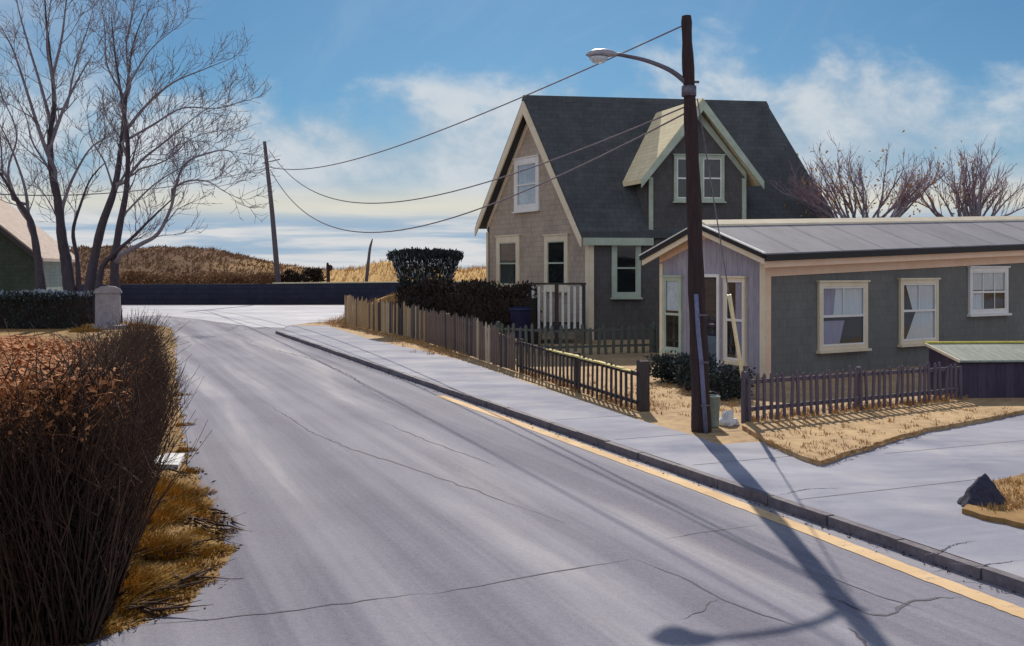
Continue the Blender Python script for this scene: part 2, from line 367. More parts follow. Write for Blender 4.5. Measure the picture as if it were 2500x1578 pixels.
def glass_mat(name, tint, trans):
    m, t, b = newmat(name); o = t.nodes['Material Output']
    gl = N(t, 'ShaderNodeBsdfGlossy'); gl.inputs['Roughness'].default_value = 0.04
    tr = N(t, 'ShaderNodeBsdfTransparent'); tr.inputs[0].default_value = (*tint, 1)
    lw = N(t, 'ShaderNodeLayerWeight'); lw.inputs['Blend'].default_value = 0.5
    pw_ = N(t, 'ShaderNodeMath', operation='POWER'); t.links.new(lw.outputs['Facing'], pw_.inputs[0]); pw_.inputs[1].default_value = 4.0
    fr = N(t, 'ShaderNodeMath', operation='MULTIPLY_ADD'); t.links.new(pw_.outputs[0], fr.inputs[0]); fr.inputs[1].default_value = 0.8; fr.inputs[2].default_value = 0.045
    bp = N(t, 'ShaderNodeBump'); bp.inputs['Strength'].default_value = 0.08; bp.inputs['Distance'].default_value = 0.02
    t.links.new(noise(t, geo(t), 2.5, 2), bp.inputs['Height']); t.links.new(bp.outputs[0], gl.inputs['Normal'])
    mx = N(t, 'ShaderNodeMixShader'); t.links.new(fr.outputs[0], mx.inputs[0]); t.links.new(tr.outputs[0], mx.inputs[1]); t.links.new(gl.outputs[0], mx.inputs[2])
    t.links.new(mx.outputs[0], o.inputs[0]); return m
M['glass'] = glass_mat('window_glass', (0.92, 0.95, 0.96), 1)
def glow_free_lens():
    m, t, b = newmat('lamp_lens'); b.inputs['Base Color'].default_value = (0.72, 0.76, 0.8, 1); b.inputs['Roughness'].default_value = 0.25
    b.inputs['Transmission Weight'].default_value = 0.35
    n = noise(t, geo(t), 30, 3); bump(t, b, n, 0.1, 0.01); return m
M['lens'] = glow_free_lens()
def dune_mat():
    m, t, b = newmat('dune_cover'); g = geo(t)
    sp = N(t, 'ShaderNodeSeparateXYZ'); t.links.new(g, sp.inputs[0])
    n1 = noise(t, mapping(t, g, (0.12, 0.05, 0.4)), 1.0, 7, 0.65); n2 = noise(t, g, 1.5, 6, 0.7)
    gold = ramp(t, n1, [(0.3, lin((150, 112, 70))), (0.5, lin((196, 158, 100))), (0.7, lin((214, 180, 122)))])
    brown = ramp(t, n1, [(0.3, lin((80, 58, 46))), (0.5, lin((104, 78, 60))), (0.7, lin((128, 98, 74)))])
    mr = N(t, 'ShaderNodeMapRange'); mr.inputs[1].default_value = -25; mr.inputs[2].default_value = -17
    ad = N(t, 'ShaderNodeMath', operation='MULTIPLY_ADD'); t.links.new(n1, ad.inputs[0]); ad.inputs[1].default_value = 14; t.links.new(sp.outputs[0], ad.inputs[2])
    sb = N(t, 'ShaderNodeMath', operation='SUBTRACT'); t.links.new(ad.outputs[0], sb.inputs[0]); sb.inputs[1].default_value = 7
    t.links.new(sb.outputs[0], mr.inputs[0])
    c = mixc(t, mr.outputs[0], brown, gold)
    c = mixc(t, 0.3, c, c)
    t.links.new(c, b.inputs['Base Color']); b.inputs['Roughness'].default_value = 1; b.inputs['Specular IOR Level'].default_value = 0.1
    bump(t, b, n2, 0.8, 0.3); return m
M['dune'] = dune_mat()

# ------------------------------------------------------------------ ground, street, pavement
RZ = 0.004
KH = 0.085                                   # kerb height
def kx(Y): return 2.13 - 0.4245 * (Y - 8.42)  # kerb line in plan
KD = V(-0.3907, 0.9205, 0); KN = V(0.9205, 0.3907, 0)
b = MB()
gx = [-4000, -300, -120, -60, -30, -15, 0, 15, 30, 60, 120, 300, 4000]; gy = [-200, -20, 0, 10, 20, 30, 45, 60, 80, 120, 150]
vs = [(x, y, 0) for y in gy for x in gx]; nx = len(gx)
b.mesh(vs, [(j * nx + i, j * nx + i + 1, (j + 1) * nx + i + 1, (j + 1) * nx + i) for j in range(len(gy) - 1) for i in range(nx - 1)])
b.build('ground', M['grassland'], kind='structure')
b = MB(); b.poly([V(-4000, 150, 0.0), V(4000, 150, 0.0), V(4000, 8000, 0.0), V(-4000, 8000, 0.0)])
b.build('sea', M['water'], kind='structure')

left_edge = [V(12.0, -30, 0), V(-0.2, 0.5, 0), V(-1.5, 4.2, 0), G(190, 1512), G(440, 1440), G(560, 1290), G(500, 1190), G(440, 1070), G(424, 960), G(416, 880), G(412, 800), G(405, 772)]
def rough(pts, step, amp, seed, closed=True):
    r_ = random.Random(seed); o_ = []; n = len(pts)
    for i in range(n if closed else n - 1):
        a, c = pts[i], pts[(i + 1) % n]; L_ = (c - a).length; k = max(1, min(60, int(L_ / step))); t = (c - a).normalized() if L_ > 0 else V(1, 0, 0); nn = V(-t.y, t.x, 0)
        drift = 0
        for j in range(k):
            drift = drift * .6 + r_.gauss(0, amp) if j else 0
            o_.append(a.lerp(c, j / k) + nn * drift)
    if not closed: o_.append(pts[-1])
    return o_
left_edge = left_edge[:2] + rough(left_edge[2:], .12, .022, 8, False)
b = MB()
pts = [V(p.x, p.y, RZ) for p in left_edge] + [V(-14.2, 37.5, RZ), V(-17, 40, RZ), V(-60, 43, RZ), V(-60, 56.5, RZ), V(60, 56.5, RZ), V(60, 38.0, RZ), V(-4.2, 38.0, RZ), V(-6.6, 36.6, RZ), V(-7.45, 34.4, RZ), V(-7.3, 31.8, RZ)]
pts += [V(kx(Y) + 0.02, Y, RZ) for Y in (28, 22, 16, 10, 5, 0.5, -30)]
from mathutils.geometry import tessellate_polygon
for tri in tessellate_polygon([pts]):
    q = [pts[i] for i in tri]
    if (q[1] - q[0]).cross(q[2] - q[0]).z < 0: q.reverse()
    b.poly(q)
road = b.build('road', M['road'], kind='structure')

SIDE_STREET = [(375, 742), (470, 752), (600, 770), (690, 772), (780, 764), (850, 752)]
def flat(mb, pts, z):
    pts = [V(p.x, p.y, z) for p in pts]
    for tri in tessellate_polygon([pts]):
        q = [pts[i] for i in tri]
        if (q[1] - q[0]).cross(q[2] - q[0]).z < 0: q.reverse()
        mb.poly(q)
def slab(mb, pts, z0, z1):
    flat(mb, pts, z1)
    n = len(pts); area = sum(pts[i].x * pts[(i + 1) % n].y - pts[(i + 1) % n].x * pts[i].y for i in range(n))
    if area < 0: pts = list(reversed(pts))
    for i in range(n):
        a, c = pts[i], pts[(i + 1) % n]
        mb.poly([V(a.x, a.y, z0), V(c.x, c.y, z0), V(c.x, c.y, z1), V(a.x, a.y, z1)])
b = MB()
ss = [V(-60, 43, 0), V(-17, 40, 0)] + [G(x, y) for x, y in SIDE_STREET] + [V(-4.3, 38.1, 0), V(60, 38.1, 0), V(60, 56.4, 0), V(-60, 56.4, 0)]
flat(b, ss, RZ + 0.003); b.build('side_street', M['conc_pale'], kind='structure')
rng = random.Random(5)
# kerb: a stone strip along the street, broken into long stones, rounding the far corner
kline = [V(kx(Y), Y, 0) for Y in (-30, 3, 5, 7, 9, 11, 13, 15, 17, 19, 21, 23, 25, 27, 29, 31)] + [V(-7.55, 32.4, 0), V(-7.75, 34.0, 0), V(-7.4, 35.6, 0), V(-6.4, 37.0, 0), V(-4.6, 38.0, 0), V(0, 38.4, 0), V(30, 40, 0)]
def offset_line(line, d):
    o = []
    for i, p in enumerate(line):
        t = (line[min(i + 1, len(line) - 1)] - line[max(i - 1, 0)]).normalized()
        o.append(p + V(t.y, -t.x, 0) * d)
    return o
kin = offset_line(kline, 0.075)
kb = MB()
for i in range(len(kline) - 1):
    n = 3 if i < 16 else 1
    for k in range(n):
        f0, f1 = k / n, (k + 1) / n - 0.006
        a0, a1 = kline[i].lerp(kline[i + 1], f0), kline[i].lerp(kline[i + 1], f1)
        c0, c1 = kin[i].lerp(kin[i + 1], f0), kin[i].lerp(kin[i + 1], f1)
        h = KH + rng.uniform(-0.006, 0.006)
        j = KN * rng.uniform(-0.008, 0.008)
        lo = [a0 + j, a1 + j, c1, c0]
        slab(kb, [V(p.x, p.y, 0) for p in lo], 0, h)
kb.build('kerb', M['kerb'], kind='structure')
# sandy yard platform behind the kerb
b = MB()
slab(b, kin + [V(60, 40, 0), V(60, -30, 0)], 0, KH - 0.006)
b.build('yard_ground', M['sand'], kind='structure')
# pale concrete pavement and drive
Z1 = KH - 0.001
pv = [(770, 766), (850, 792), (930, 812), (1010, 828), (1100, 852), (1200, 886), (1300, 920), (1400, 953), (1490, 984), (1560, 1004), (1625, 1022), (1690, 1046), (1760, 1040), (1815, 1040), (1930, 1086)]
edge_r = [G(x, y, Z1) for x, y in pv]
drive = edge_r + [G(1990, 1060, Z1), G(2180, 1008, Z1), G(2310, 985, Z1), G(2420, 965, Z1), V(14, 17, Z1), V(60, 22, Z1), V(60, -30, Z1)]
pk = list(reversed([p for p in kin if p.y < 35]))
poly = [V(p.x, p.y, 0) for p in reversed(pk)] + [V(p.x, p.y, 0) for p in drive]
b = MB(); flat(b, poly, Z1); b.build('pavement', M['conc'], kind='structure')
# raised verge in front of the right-hand fence
b = MB()
vg = [(1745, 1000), (1800, 1034), (1860, 1060), (1930, 1084), (1990, 1062), (2060, 1040), (2180, 1006), (2310, 984), (2420, 962), (2420, 925), (2230, 930), (1900, 958), (1770, 975)]
VZ = KH + 0.05
slab(b, rough([G(x, y, VZ) for x, y in vg], .09, .012, 3), KH - 0.004, VZ)
b.build('verge', M['sand'], kind='structure')
# dry grass island at the right edge of the drive
b = MB()
ig = [(2262, 1196), (2300, 1168), (2350, 1128), (2440, 1105), (2600, 1085), (2700, 1210), (2440, 1236), (2330, 1215)]
IZ = KH + 0.04
slab(b, rough([G(x, y, IZ) for x, y in ig], .07, .012, 4), KH - 0.004, IZ)
b.build('grass_island_ground', M['grassland'], kind='structure')

# painted edge line with a worn gap, cracks and seams
def strip(mb, line, w, z, r=None, taper=False):
    n = len(line)
    off = []
    for i, p in enumerate(line):
        t = (line[min(i + 1, n - 1)] - line[max(i - 1, 0)]); t.z = 0; t.normalize()
        ww = w * (r.uniform(0.5, 1.3) if r else 1)
        if taper: ww *= max(0.15, min(1, 4 * i / n, 4 * (n - 1 - i) / n))
        nn = V(t.y, -t.x, 0)
        off.append((p + nn * ww / 2, p - nn * ww / 2))
    for i in range(n - 1):
        a, c = off[i], off[i + 1]
        mb.poly([V(a[0].x, a[0].y, z), V(c[0].x, c[0].y, z), V(c[1].x, c[1].y, z), V(a[1].x, a[1].y, z)])
b = MB()
yl = [G(1034, 932), G(1200, 990), G(1400, 1062), G(1600, 1135), G(1770, 1200), G(1900, 1250), G(2100, 1328), G(2300, 1405), G(2450, 1462)]
fine = []
for i in range(len(yl) - 1):
    for k in range(10): fine.append(yl[i].lerp(yl[i + 1], k / 10))
fine.append(yl[-1])
b2 = random.Random(3)
fine = [p + KN * b2.uniform(-.006, .006) for p in fine]
strip(b, fine, 0.15, RZ + 0.004)
b.build('road_edge_line', M['yellow'], kind='structure')
cracks = [
    ([(300, 1476), (560, 1452), (700, 1437), (860, 1414), (1010, 1396)], 0.016), ([(1000, 1400), (1130, 1380), (1300, 1348), (1480, 1318)], 0.016),
    ([(560, 805), (640, 822), (740, 846), (820, 882), (900, 940), (1000, 985)], 0.035), ([(620, 945), (740, 1022), (830, 1058), (960, 1100), (1080, 1142), (1240, 1200), (1330, 1232)], 0.022),
    ([(1480, 1312), (1600, 1358), (1700, 1412), (1800, 1450), (1880, 1475)], 0.014), ([(1920, 1395), (2030, 1442), (2090, 1450), (2140, 1418), (2200, 1408), (2262, 1408)], 0.024),
    ([(530, 782), (590, 752), (655, 726)], 0.11), ([(668, 768), (710, 748), (745, 727)], 0.08), ([(560, 778), (640, 770), (740, 762)], 0.16),
    ([(880, 985), (1010, 1040), (1200, 1108)], 0.016), ([(1930, 1350), (2060, 1402), (2170, 1436)], 0.010), ([(1560, 1270), (1640, 1256), (1800, 1235)], 0.010),
    ([(1600, 1460), (1650, 1440), (1665, 1420), (1690, 1412)], 0.012), ([(2000, 1480), (2040, 1520), (2080, 1560)], 0.02), ([(400, 1450), (250, 1470)], 0.02)]
b = MB()
for line, w in cracks:
    r2 = random.Random(len(line) * 31 + int(line[0][0]))
    pts = [G(x, y) for x, y in line]; ff = []
    for i in range(len(pts) - 1):
        k0 = max(4, int((pts[i + 1] - pts[i]).length / 0.14))
        for k in range(k0):
            q = pts[i].lerp(pts[i + 1], k / k0); ff.append(q + V(r2.gauss(0, w * 0.5), r2.gauss(0, w * 0.5), 0))
    ff.append(pts[-1])
    strip(b, ff, w, RZ + 0.0025, r2, True)
cr = b.build('road_crack', M['crack'], kind='structure')
b = MB()
for line, w in [([(2172, 1308), (2215, 1296), (2245, 1280), (2300, 1272)], 0.014), ([(1830, 1165), (1900, 1150), (2000, 1148)], 0.012), ([(2220, 1325), (2310, 1330), (2420, 1316)], 0.010), ([(2290, 1215), (2380, 1232), (2440, 1250)], 0.05)]:
    r2 = random.Random(int(line[0][0])); pts = [G(x, y, Z1) for x, y in line]; ff = []
    for i in range(len(pts) - 1):
        for k in range(12): ff.append(pts[i].lerp(pts[i + 1], k / 12) + V(r2.gauss(0, w * 0.5), r2.gauss(0, w * 0.5), 0))
    strip(b, ff, w, Z1 + 0.003, r2, True)
b.build('pavement_crack', M['crack'], kind='structure')
b = MB()
for k in range(17):
    Yj = 8.2 + k * 1.45; a = V(kx(Yj) + .15, Yj, 0) + KN * .02
    w_ = 1.55 if Yj > 13 else 2.1
    strip(b, [a.lerp(a + KN * w_, q / 8) for q in range(9)], .012, Z1 + .002)
for o_ in (1.75, 2.9):
    a = V(kx(4.5), 4.5, 0) + KN * (o_ + .4); strip(b, [a + KD * (-4 + q * .9) for q in range(9 if o_ < 2 else 7)], .012, Z1 + .002)
for k in range(4):
    Yj = 4.6 + k * 1.6; a = V(kx(Yj) + .15, Yj, 0) + KN * 2.2; strip(b, [a.lerp(a + KN * 4.6, q / 8) for q in range(9)], .010, Z1 + .002)
b.build('pavement_joint', M['joint'], kind='structure')

# ------------------------------------------------------------------ dunes beyond the street
prof = [(-400, 1.5), (-60, 2.0), (150, 3.0), (205, 3.95), (300, 4.2), (390, 4.25), (470, 3.9), (540, 3.4), (600, 2.9), (660, 2.5), (720, 2.1), (790, 1.9), (850, 2.0), (900, 2.6), (960, 2.5), (1050, 2.1), (1145, 2.15), (1300, 2.4), (1600, 2.2), (2000, 2.6), (2600, 2.0)]
def dune_h(x, y):
    d = (x / 95 * F + 1250) / S
    h = prof[0][1] if d < prof[0][0] else prof[-1][1]
    for (a, ha), (c, hc) in zip(prof, prof[1:]):
        if a <= d <= c:
            f = (d - a) / (c - a); f = f * f * (3 - 2 * f); h = ha + (hc - ha) * f
    g = max(0.0, 1 - abs(y - 95) / (32 if y < 95 else 45)); g = g * g * (3 - 2 * g)
    w = 0.16 * math.sin(x * 0.43 + y * 0.21) + 0.1 * math.sin(x * 1.1 - y * 0.37) + 0.06 * math.sin(x * 2.3 + y * 0.9)
    return (h + w) * g * 0.985 + 0.02
b = MB(); nxd, nyd = 170, 44
for j in range(nyd + 1):
    for i in range(nxd + 1):
        x = -75 + 150 * i / nxd; y = 60 + 78 * j / nyd
        b.v.append((x, y, dune_h(x, y) - (0.1 if j in (0, nyd) else 0)))
for j in range(nyd):
    for i in range(nxd):
        k = j * (nxd + 1) + i; b.f.append((k, k + 1, k + nxd + 2, k + nxd + 1)); b.sm.append(True)
b.build('dunes', M['dune'], kind='structure', uv=False)
rng = random.Random(21); b = MB()
heath = MB()
for _ in range(9000):
    x = rng.uniform(-52, 8); y = rng.uniform(66, 104); p = V(x, y, dune_h(x, y) - 0.03)
    if x + rng.gauss(0, 2.0) < -21:
        for k in range(3): heath.leaf(p, V(rng.gauss(.2, .6), rng.gauss(0, .6), .8).normalized(), .05, rng.uniform(.2, .5), rng)
        continue
    if rng.random() < .5: continue
    for k in range(2):
        d = V(rng.gauss(0.25, 0.3), rng.gauss(0, 0.3), 1).normalized(); l = rng.uniform(0.25, 0.6)
        b.poly([p + V(-0.025, 0, 0), p + V(0.025, 0, 0), p + d * l])
heath.build('dune_heath', M['heath'], kind='stuff', uv=False, label='brown heath covering the left hand dune behind the far wall', cat='heath')
b.build('dune_grass', M['straw'], kind='stuff', uv=False, label='straw coloured grass covering the dunes behind the street', cat='grass')

b = MB(); mc = P(885, 690, 36.0); nr = 10
for j in range(nr + 1):
    for i in range(24):
        r = j / nr; a = 6.2832 * i / 24; hgt = 1.0 * (math.cos(r * math.pi) * .5 + .5) * (1 + .12 * math.sin(i * 1.7 + j * .6))
        b.v.append((mc.x + 1.0 + 3.0 * r * math.cos(a), 35.2 + 1.3 * r * math.sin(a), KH - .02 + hgt))
for j in range(nr):
    for i in range(24): b.f.append((j * 24 + i, j * 24 + (i + 1) % 24, (j + 1) * 24 + (i + 1) % 24, (j + 1) * 24 + i)); b.sm.append(True)
b.build('earth_mound', M['grassland'], kind='structure', uv=False)

# ------------------------------------------------------------------ generic plants
def leafball(mb, c, rx, ry, rz, n, rng, size=(0.03, 0.08), shape=None, clumps=26, shell=0.55):
    cl = []
    for _ in range(clumps):
        d = V(rng.gauss(0, 1), rng.gauss(0, 1), rng.gauss(0, 1)).normalized(); r = rng.uniform(shell, 1)
        cl.append((V(d.x * rx * r, d.y * ry * r, d.z * rz * r), rng.uniform(0.16, 0.34)))
    for _ in range(n):
        q, cr_ = rng.choice(cl)
        o = q + V(rng.gauss(0, rx * cr_), rng.gauss(0, ry * cr_), rng.gauss(0, rz * cr_))
        if shape:
            k = shape(o.z / rz); o.x *= k; o.y *= k
        o.z = max(-rz, min(rz * 1.05, o.z))
        d = (V(o.x / rx, o.y / ry, o.z / rz + 0.4) + V(rng.gauss(0, .6), rng.gauss(0, .6), rng.gauss(0, .6))).normalized()
        mb.leaf(c + o, d, rng.uniform(*size) * 0.45, rng.uniform(*size) * 1.5, rng)
def twig(mb, p, d, l, r, rng, n=4, bend=0.25, sides=3, up=0.0):
    pts = [p]; rad = [r]
    for i in range(n):
        d = (d + V(rng.gauss(0, bend), rng.gauss(0, bend), rng.gauss(0, bend) + up) * 0.5).normalized()
        p = p + d * l / n; pts.append(p); rad.append(max(r * (1 - (i + 1) / n), 0.0015))
    mb.tube(pts, rad, sides, cap=False)
    return pts
def sprout(mb, path, rad, rng, depth, count, length, start=0.2, up=0.25, ang=(0.35, 0.9), rmin=0.004, side_r=0.5):
    """branches leaving a path; path = points, rad = radii"""
    n = len(path)
    for k in range(count):
        f = start + (1 - start) * (k + rng.random()) / count; i = min(int(f * (n - 1)), n - 2); g = f * (n - 1) - i
        p = path[i].lerp(path[i + 1], g); t = (path[i + 1] - path[i]).normalized(); r = rad[i] + (rad[i + 1] - rad[i]) * g
        a = rng.uniform(*ang); ax = Matrix.Rotation(rng.uniform(0, 6.283), 3, t) @ t.orthogonal().normalized()
        d = (t * math.cos(a) + ax * math.sin(a) + UP * up * rng.uniform(0.3, 1)).normalized()
        l = length * rng.uniform(0.5, 1.15) * (1.1 - 0.5 * f); rr = max(rmin, r * side_r * rng.uniform(0.6, 1))
        m = 5; q = p; pts = [p]; rd = [rr]
        for s_ in range(m):
            d = (d + V(rng.gauss(0, .16), rng.gauss(0, .16), rng.gauss(0, .14) + up * 0.22)).normalized()
            q = q + d * l / m; pts.append(q); rd.append(max(rr * (1 - 0.8 * (s_ + 1) / m), rmin * 0.6))
        mb.tube(pts, rd, 3 if depth < 2 else 4, cap=False)
        if depth > 0: sprout(mb, pts, rd, rng, depth - 1, max(3, int(count * 0.62)), length * 0.6, 0.15, up, ang, rmin, side_r)
def smooth_path(pts, k=5):
    out_ = []
    n = len(pts)
    for i in range(n - 1):
        p0, p1, p2, p3 = pts[max(i - 1, 0)], pts[i], pts[i + 1], pts[min(i + 2, n - 1)]
        for j in range(k):
            t = j / k
            out_.append(0.5 * ((2 * p1) + (p2 - p0) * t + (2 * p0 - 5 * p1 + 4 * p2 - p3) * t * t + (3 * p1 - p0 - 3 * p2 + p3) * t ** 3))
    out_.append(pts[-1]); return out_
def bare_tree(label, Y0, trunks, limbs, seed, counts=(9, 2, 1.9), bark='bark', tw='twig'):
    rng = random.Random(seed)
    base = P(*trunks[0][0][0][:2], Y0); base.z = 0
    root = thing('bare_tree', label, 'tree', base)
    tm = MB(); cm = MB(); spine = []
    def path(px, dy):
        n = len(px)
        pts = [P(x, y, Y0 + dy * (i / max(1, n - 1)) + rng.gauss(0, 0.08)) for i, (x, y) in enumerate(px)]
        return smooth_path(pts)
    for px, r0, r1, dy in trunks:
        pts = path(px, dy)
        if px[0][1] > 640: pts = [V(pts[0].x + 0.02, pts[0].y, -0.05)] + pts
        rad = [r0 + (r1 * .3 - r0) * (i / (len(pts) - 1)) ** 0.8 for i in range(len(pts))]
        if px[0][1] > 640: rad[0] = r0 * 1.25
        rad = [r * rng.uniform(0.93, 1.07) for r in rad]
        spine += pts; tm.tube(pts, rad, 9); sprout(cm, pts, rad, rng, counts[1], counts[0], counts[2], 0.42, 0.3, rmin=0.011, side_r=0.42)
    for px, r0, r1, dy in limbs:
        pts = path(px, dy); q = min(spine, key=lambda w: (w.x - pts[0].x) ** 2 + (w.z - pts[0].z) ** 2)
        sh = q.y - pts[0].y; pts = [p + V(0, sh, 0) for p in pts]
        if (q - pts[0]).length > 0.05:
            below = min(spine, key=lambda w: abs((w - pts[0]).length - 0.55) + (0 if w.z < pts[0].z else 5)); pts = [below, below.lerp(pts[0], .5) + V(0, 0, -.03)] + pts
        rad = [max(.009, r0 + (r1 * .45 - r0) * (i / (len(pts) - 1)) ** .85) for i in range(len(pts))]; spine += pts
        cm.tube(pts, rad, 6); sprout(cm, pts, rad, rng, counts[1], counts[0], counts[2], 0.2, 0.25, rmin=0.011, side_r=0.45)
    tm.build('trunk', M[bark], root, uv=False); cm.build('crown', M[tw], root, uv=False)
    return root
YT = 37.5
bare_tree('bare tree with a trunk leaning left, nearest the green house wall', YT,
          [([(97, 678), (88, 600), (72, 520), (40, 470), (8, 420), (-30, 360)], 0.20, 0.07, -0.6)],
          [([(70, 530), (60, 440), (20, 330), (-20, 260)], 0.09, 0.03, 0.4), ([(55, 490), (20, 410), (-40, 370)], 0.08, 0.03, 0.8),
           ([(40, 470), (30, 400), (50, 320), (20, 240), (0, 190)], 0.06, 0.02, -0.8), ([(5, 415), (0, 330), (-15, 250)], 0.05, 0.02, 0)], 11, (7, 2, 1.7))
bare_tree('tall bare tree forking above the frosted hedge, between the leaning tree and the gatepost', YT + 0.7,
          [([(165, 692), (157, 620), (146, 560), (138, 480), (122, 400), (118, 320), (128, 240), (118, 140), (108, 40), (104, -40)], 0.27, 0.05, 0.3),
           ([(186, 690), (182, 610), (172, 545), (190, 480), (214, 420), (250, 380)], 0.12, 0.05, -0.5)],
          [([(122, 400), (90, 320), (58, 220), (25, 120), (-5, 60)], 0.12, 0.03, -1.0), ([(120, 330), (150, 250), (185, 180), (215, 130)], 0.10, 0.03, 0.8),
           ([(138, 480), (160, 420), (200, 350), (240, 320)], 0.09, 0.03, -0.9), ([(118, 300), (95, 210), (65, 110), (40, 20), (30, -40)], 0.09, 0.03, 1.0),
           ([(118, 180), (140, 90), (150, 10), (160, -60)], 0.07, 0.03, 0.5), ([(150, 250), (170, 150), (200, 60), (215, 0)], 0.05, 0.02, 1.2),
           ([(130, 430), (100, 380), (70, 330), (55, 270), (20, 210)], 0.07, 0.025, 0.6), ([(145, 540), (110, 470), (80, 430)], 0.05, 0.02, 0.5),
           ([(122, 200), (105, 110), (110, 30), (120, -40)], 0.06, 0.02, -0.8)], 12, (8, 2, 1.9))
bare_tree('broad bare tree with several crooked stems and a drooping limb, just behind the stone gatepost', YT - 0.3,
          [([(207, 690), (222, 610), (240, 530), (268, 450), (282, 370), (290, 290), (300, 200), (312, 110), (340, 30)], 0.22, 0.04, 0.4),
           ([(272, 690), (270, 620), (280, 540), (298, 440), (300, 330), (288, 240), (272, 140), (262, 40)], 0.20, 0.04, -0.6),
           ([(230, 690), (240, 630), (270, 595), (310, 560), (360, 510), (425, 450)], 0.15, 0.05, -0.9)],
          [([(292, 600), (340, 575), (380, 550), (410, 490), (424, 430), (446, 385), (500, 362), (545, 358), (568, 385)], 0.10, 0.022, -1.2),
           ([(425, 450), (460, 432), (505, 432), (545, 455), (575, 470)], 0.05, 0.016, -0.6),
           ([(300, 430), (340, 380), (390, 340), (450, 290), (520, 240)], 0.08, 0.02, 0.6), ([(290, 300), (340, 240), (400, 190), (470, 160), (545, 130)], 0.08, 0.02, -0.7),
           ([(300, 340), (370, 300), (440, 260), (520, 260), (590, 240)], 0.07, 0.018, 0.9), ([(295, 250), (330, 180), (370, 120), (430, 70)], 0.06, 0.02, 0.9),
           ([(270, 450), (310, 380), (330, 320), (380, 280)], 0.06, 0.02, -0.9), ([(282, 220), (245, 150), (240, 70), (232, 0)], 0.06, 0.02, 0.7),
           ([(268, 450), (245, 380), (215, 330), (205, 270)], 0.05, 0.02, 0.7), ([(300, 500), (360, 440), (420, 400), (470, 380)], 0.05, 0.018, 0.3),
           ([(300, 200), (290, 110), (305, 20), (310, -30)], 0.05, 0.02, -0.6), ([(340, 400), (400, 380), (460, 330), (530, 310)], 0.04, 0.015, -0.5)], 13, (9, 2, 2.0))

def fan_shrub(label, cx, cy, w_px, Y0, seed, nst, tall, leaves):
    rng = random.Random(seed); c = P(cx, cy, Y0); root = thing('bare_shrub', label, 'shrub', V(c.x, c.y, 0), 'bare shrubs behind the cottage roof')
    sm = MB(); tm = MB(); lm = MB(); half = w_px * S / F * Y0 / 2
    for k in range(nst):
        a = rng.uniform(-1, 1); b0 = V(c.x + a * half * 0.45, c.y + rng.gauss(0, .4), 0.0)
        rise = c.z - 0.25; pts = [b0, b0 + V(a * .1, 0, rise * .5), b0 + V(a * .22, 0, rise)]; rd = [0.045, .04, .034]
        d = V(a * 0.95 + rng.gauss(0, .18), rng.gauss(0, .3), 1).normalized(); l = rng.uniform(0.55, 1) * tall * (1.1 - 0.25 * abs(a)); p = pts[-1]
        for i in range(7):
            d = (d + V(rng.gauss(a * 0.04, .10), rng.gauss(0, .1), rng.gauss(0, .08))).normalized(); p = p + d * l / 7; pts.append(p); rd.append(0.034 * (1 - i / 7.5))
        sm.tube(pts, rd, 5); sprout(tm, pts, rd, rng, 1, 8, 0.8, 0.3, 0.3, (0.15, 0.6), rmin=0.008, side_r=0.55)
        if rng.random() < leaves:
            for _ in range(40):
                q = pts[rng.randint(4, 9)] + V(rng.gauss(0, .25), rng.gauss(0, .2), rng.gauss(0, .3)); lm.leaf(q, V(rng.gauss(0, 1), rng.gauss(0, 1), rng.gauss(0.5, 1)).normalized(), 0.025, 0.11, rng)
    sm.build('stem', M['twig'], root, uv=False); tm.build('crown', M['twig_rust'], root, uv=False)
    if lm.f: lm.build('leaves', M['dryleaf'], root, uv=False)
    return root
fan_shrub('bare mauve shrub with a few ochre leaves, beside the tall house roof', 2030, 500, 250, 27, 31, 34, 2.0, 0.22)
fan_shrub('bare mauve shrub standing alone near the right end of the cottage ridge', 2275, 500, 200, 27.5, 33, 26, 1.75, 0.05)

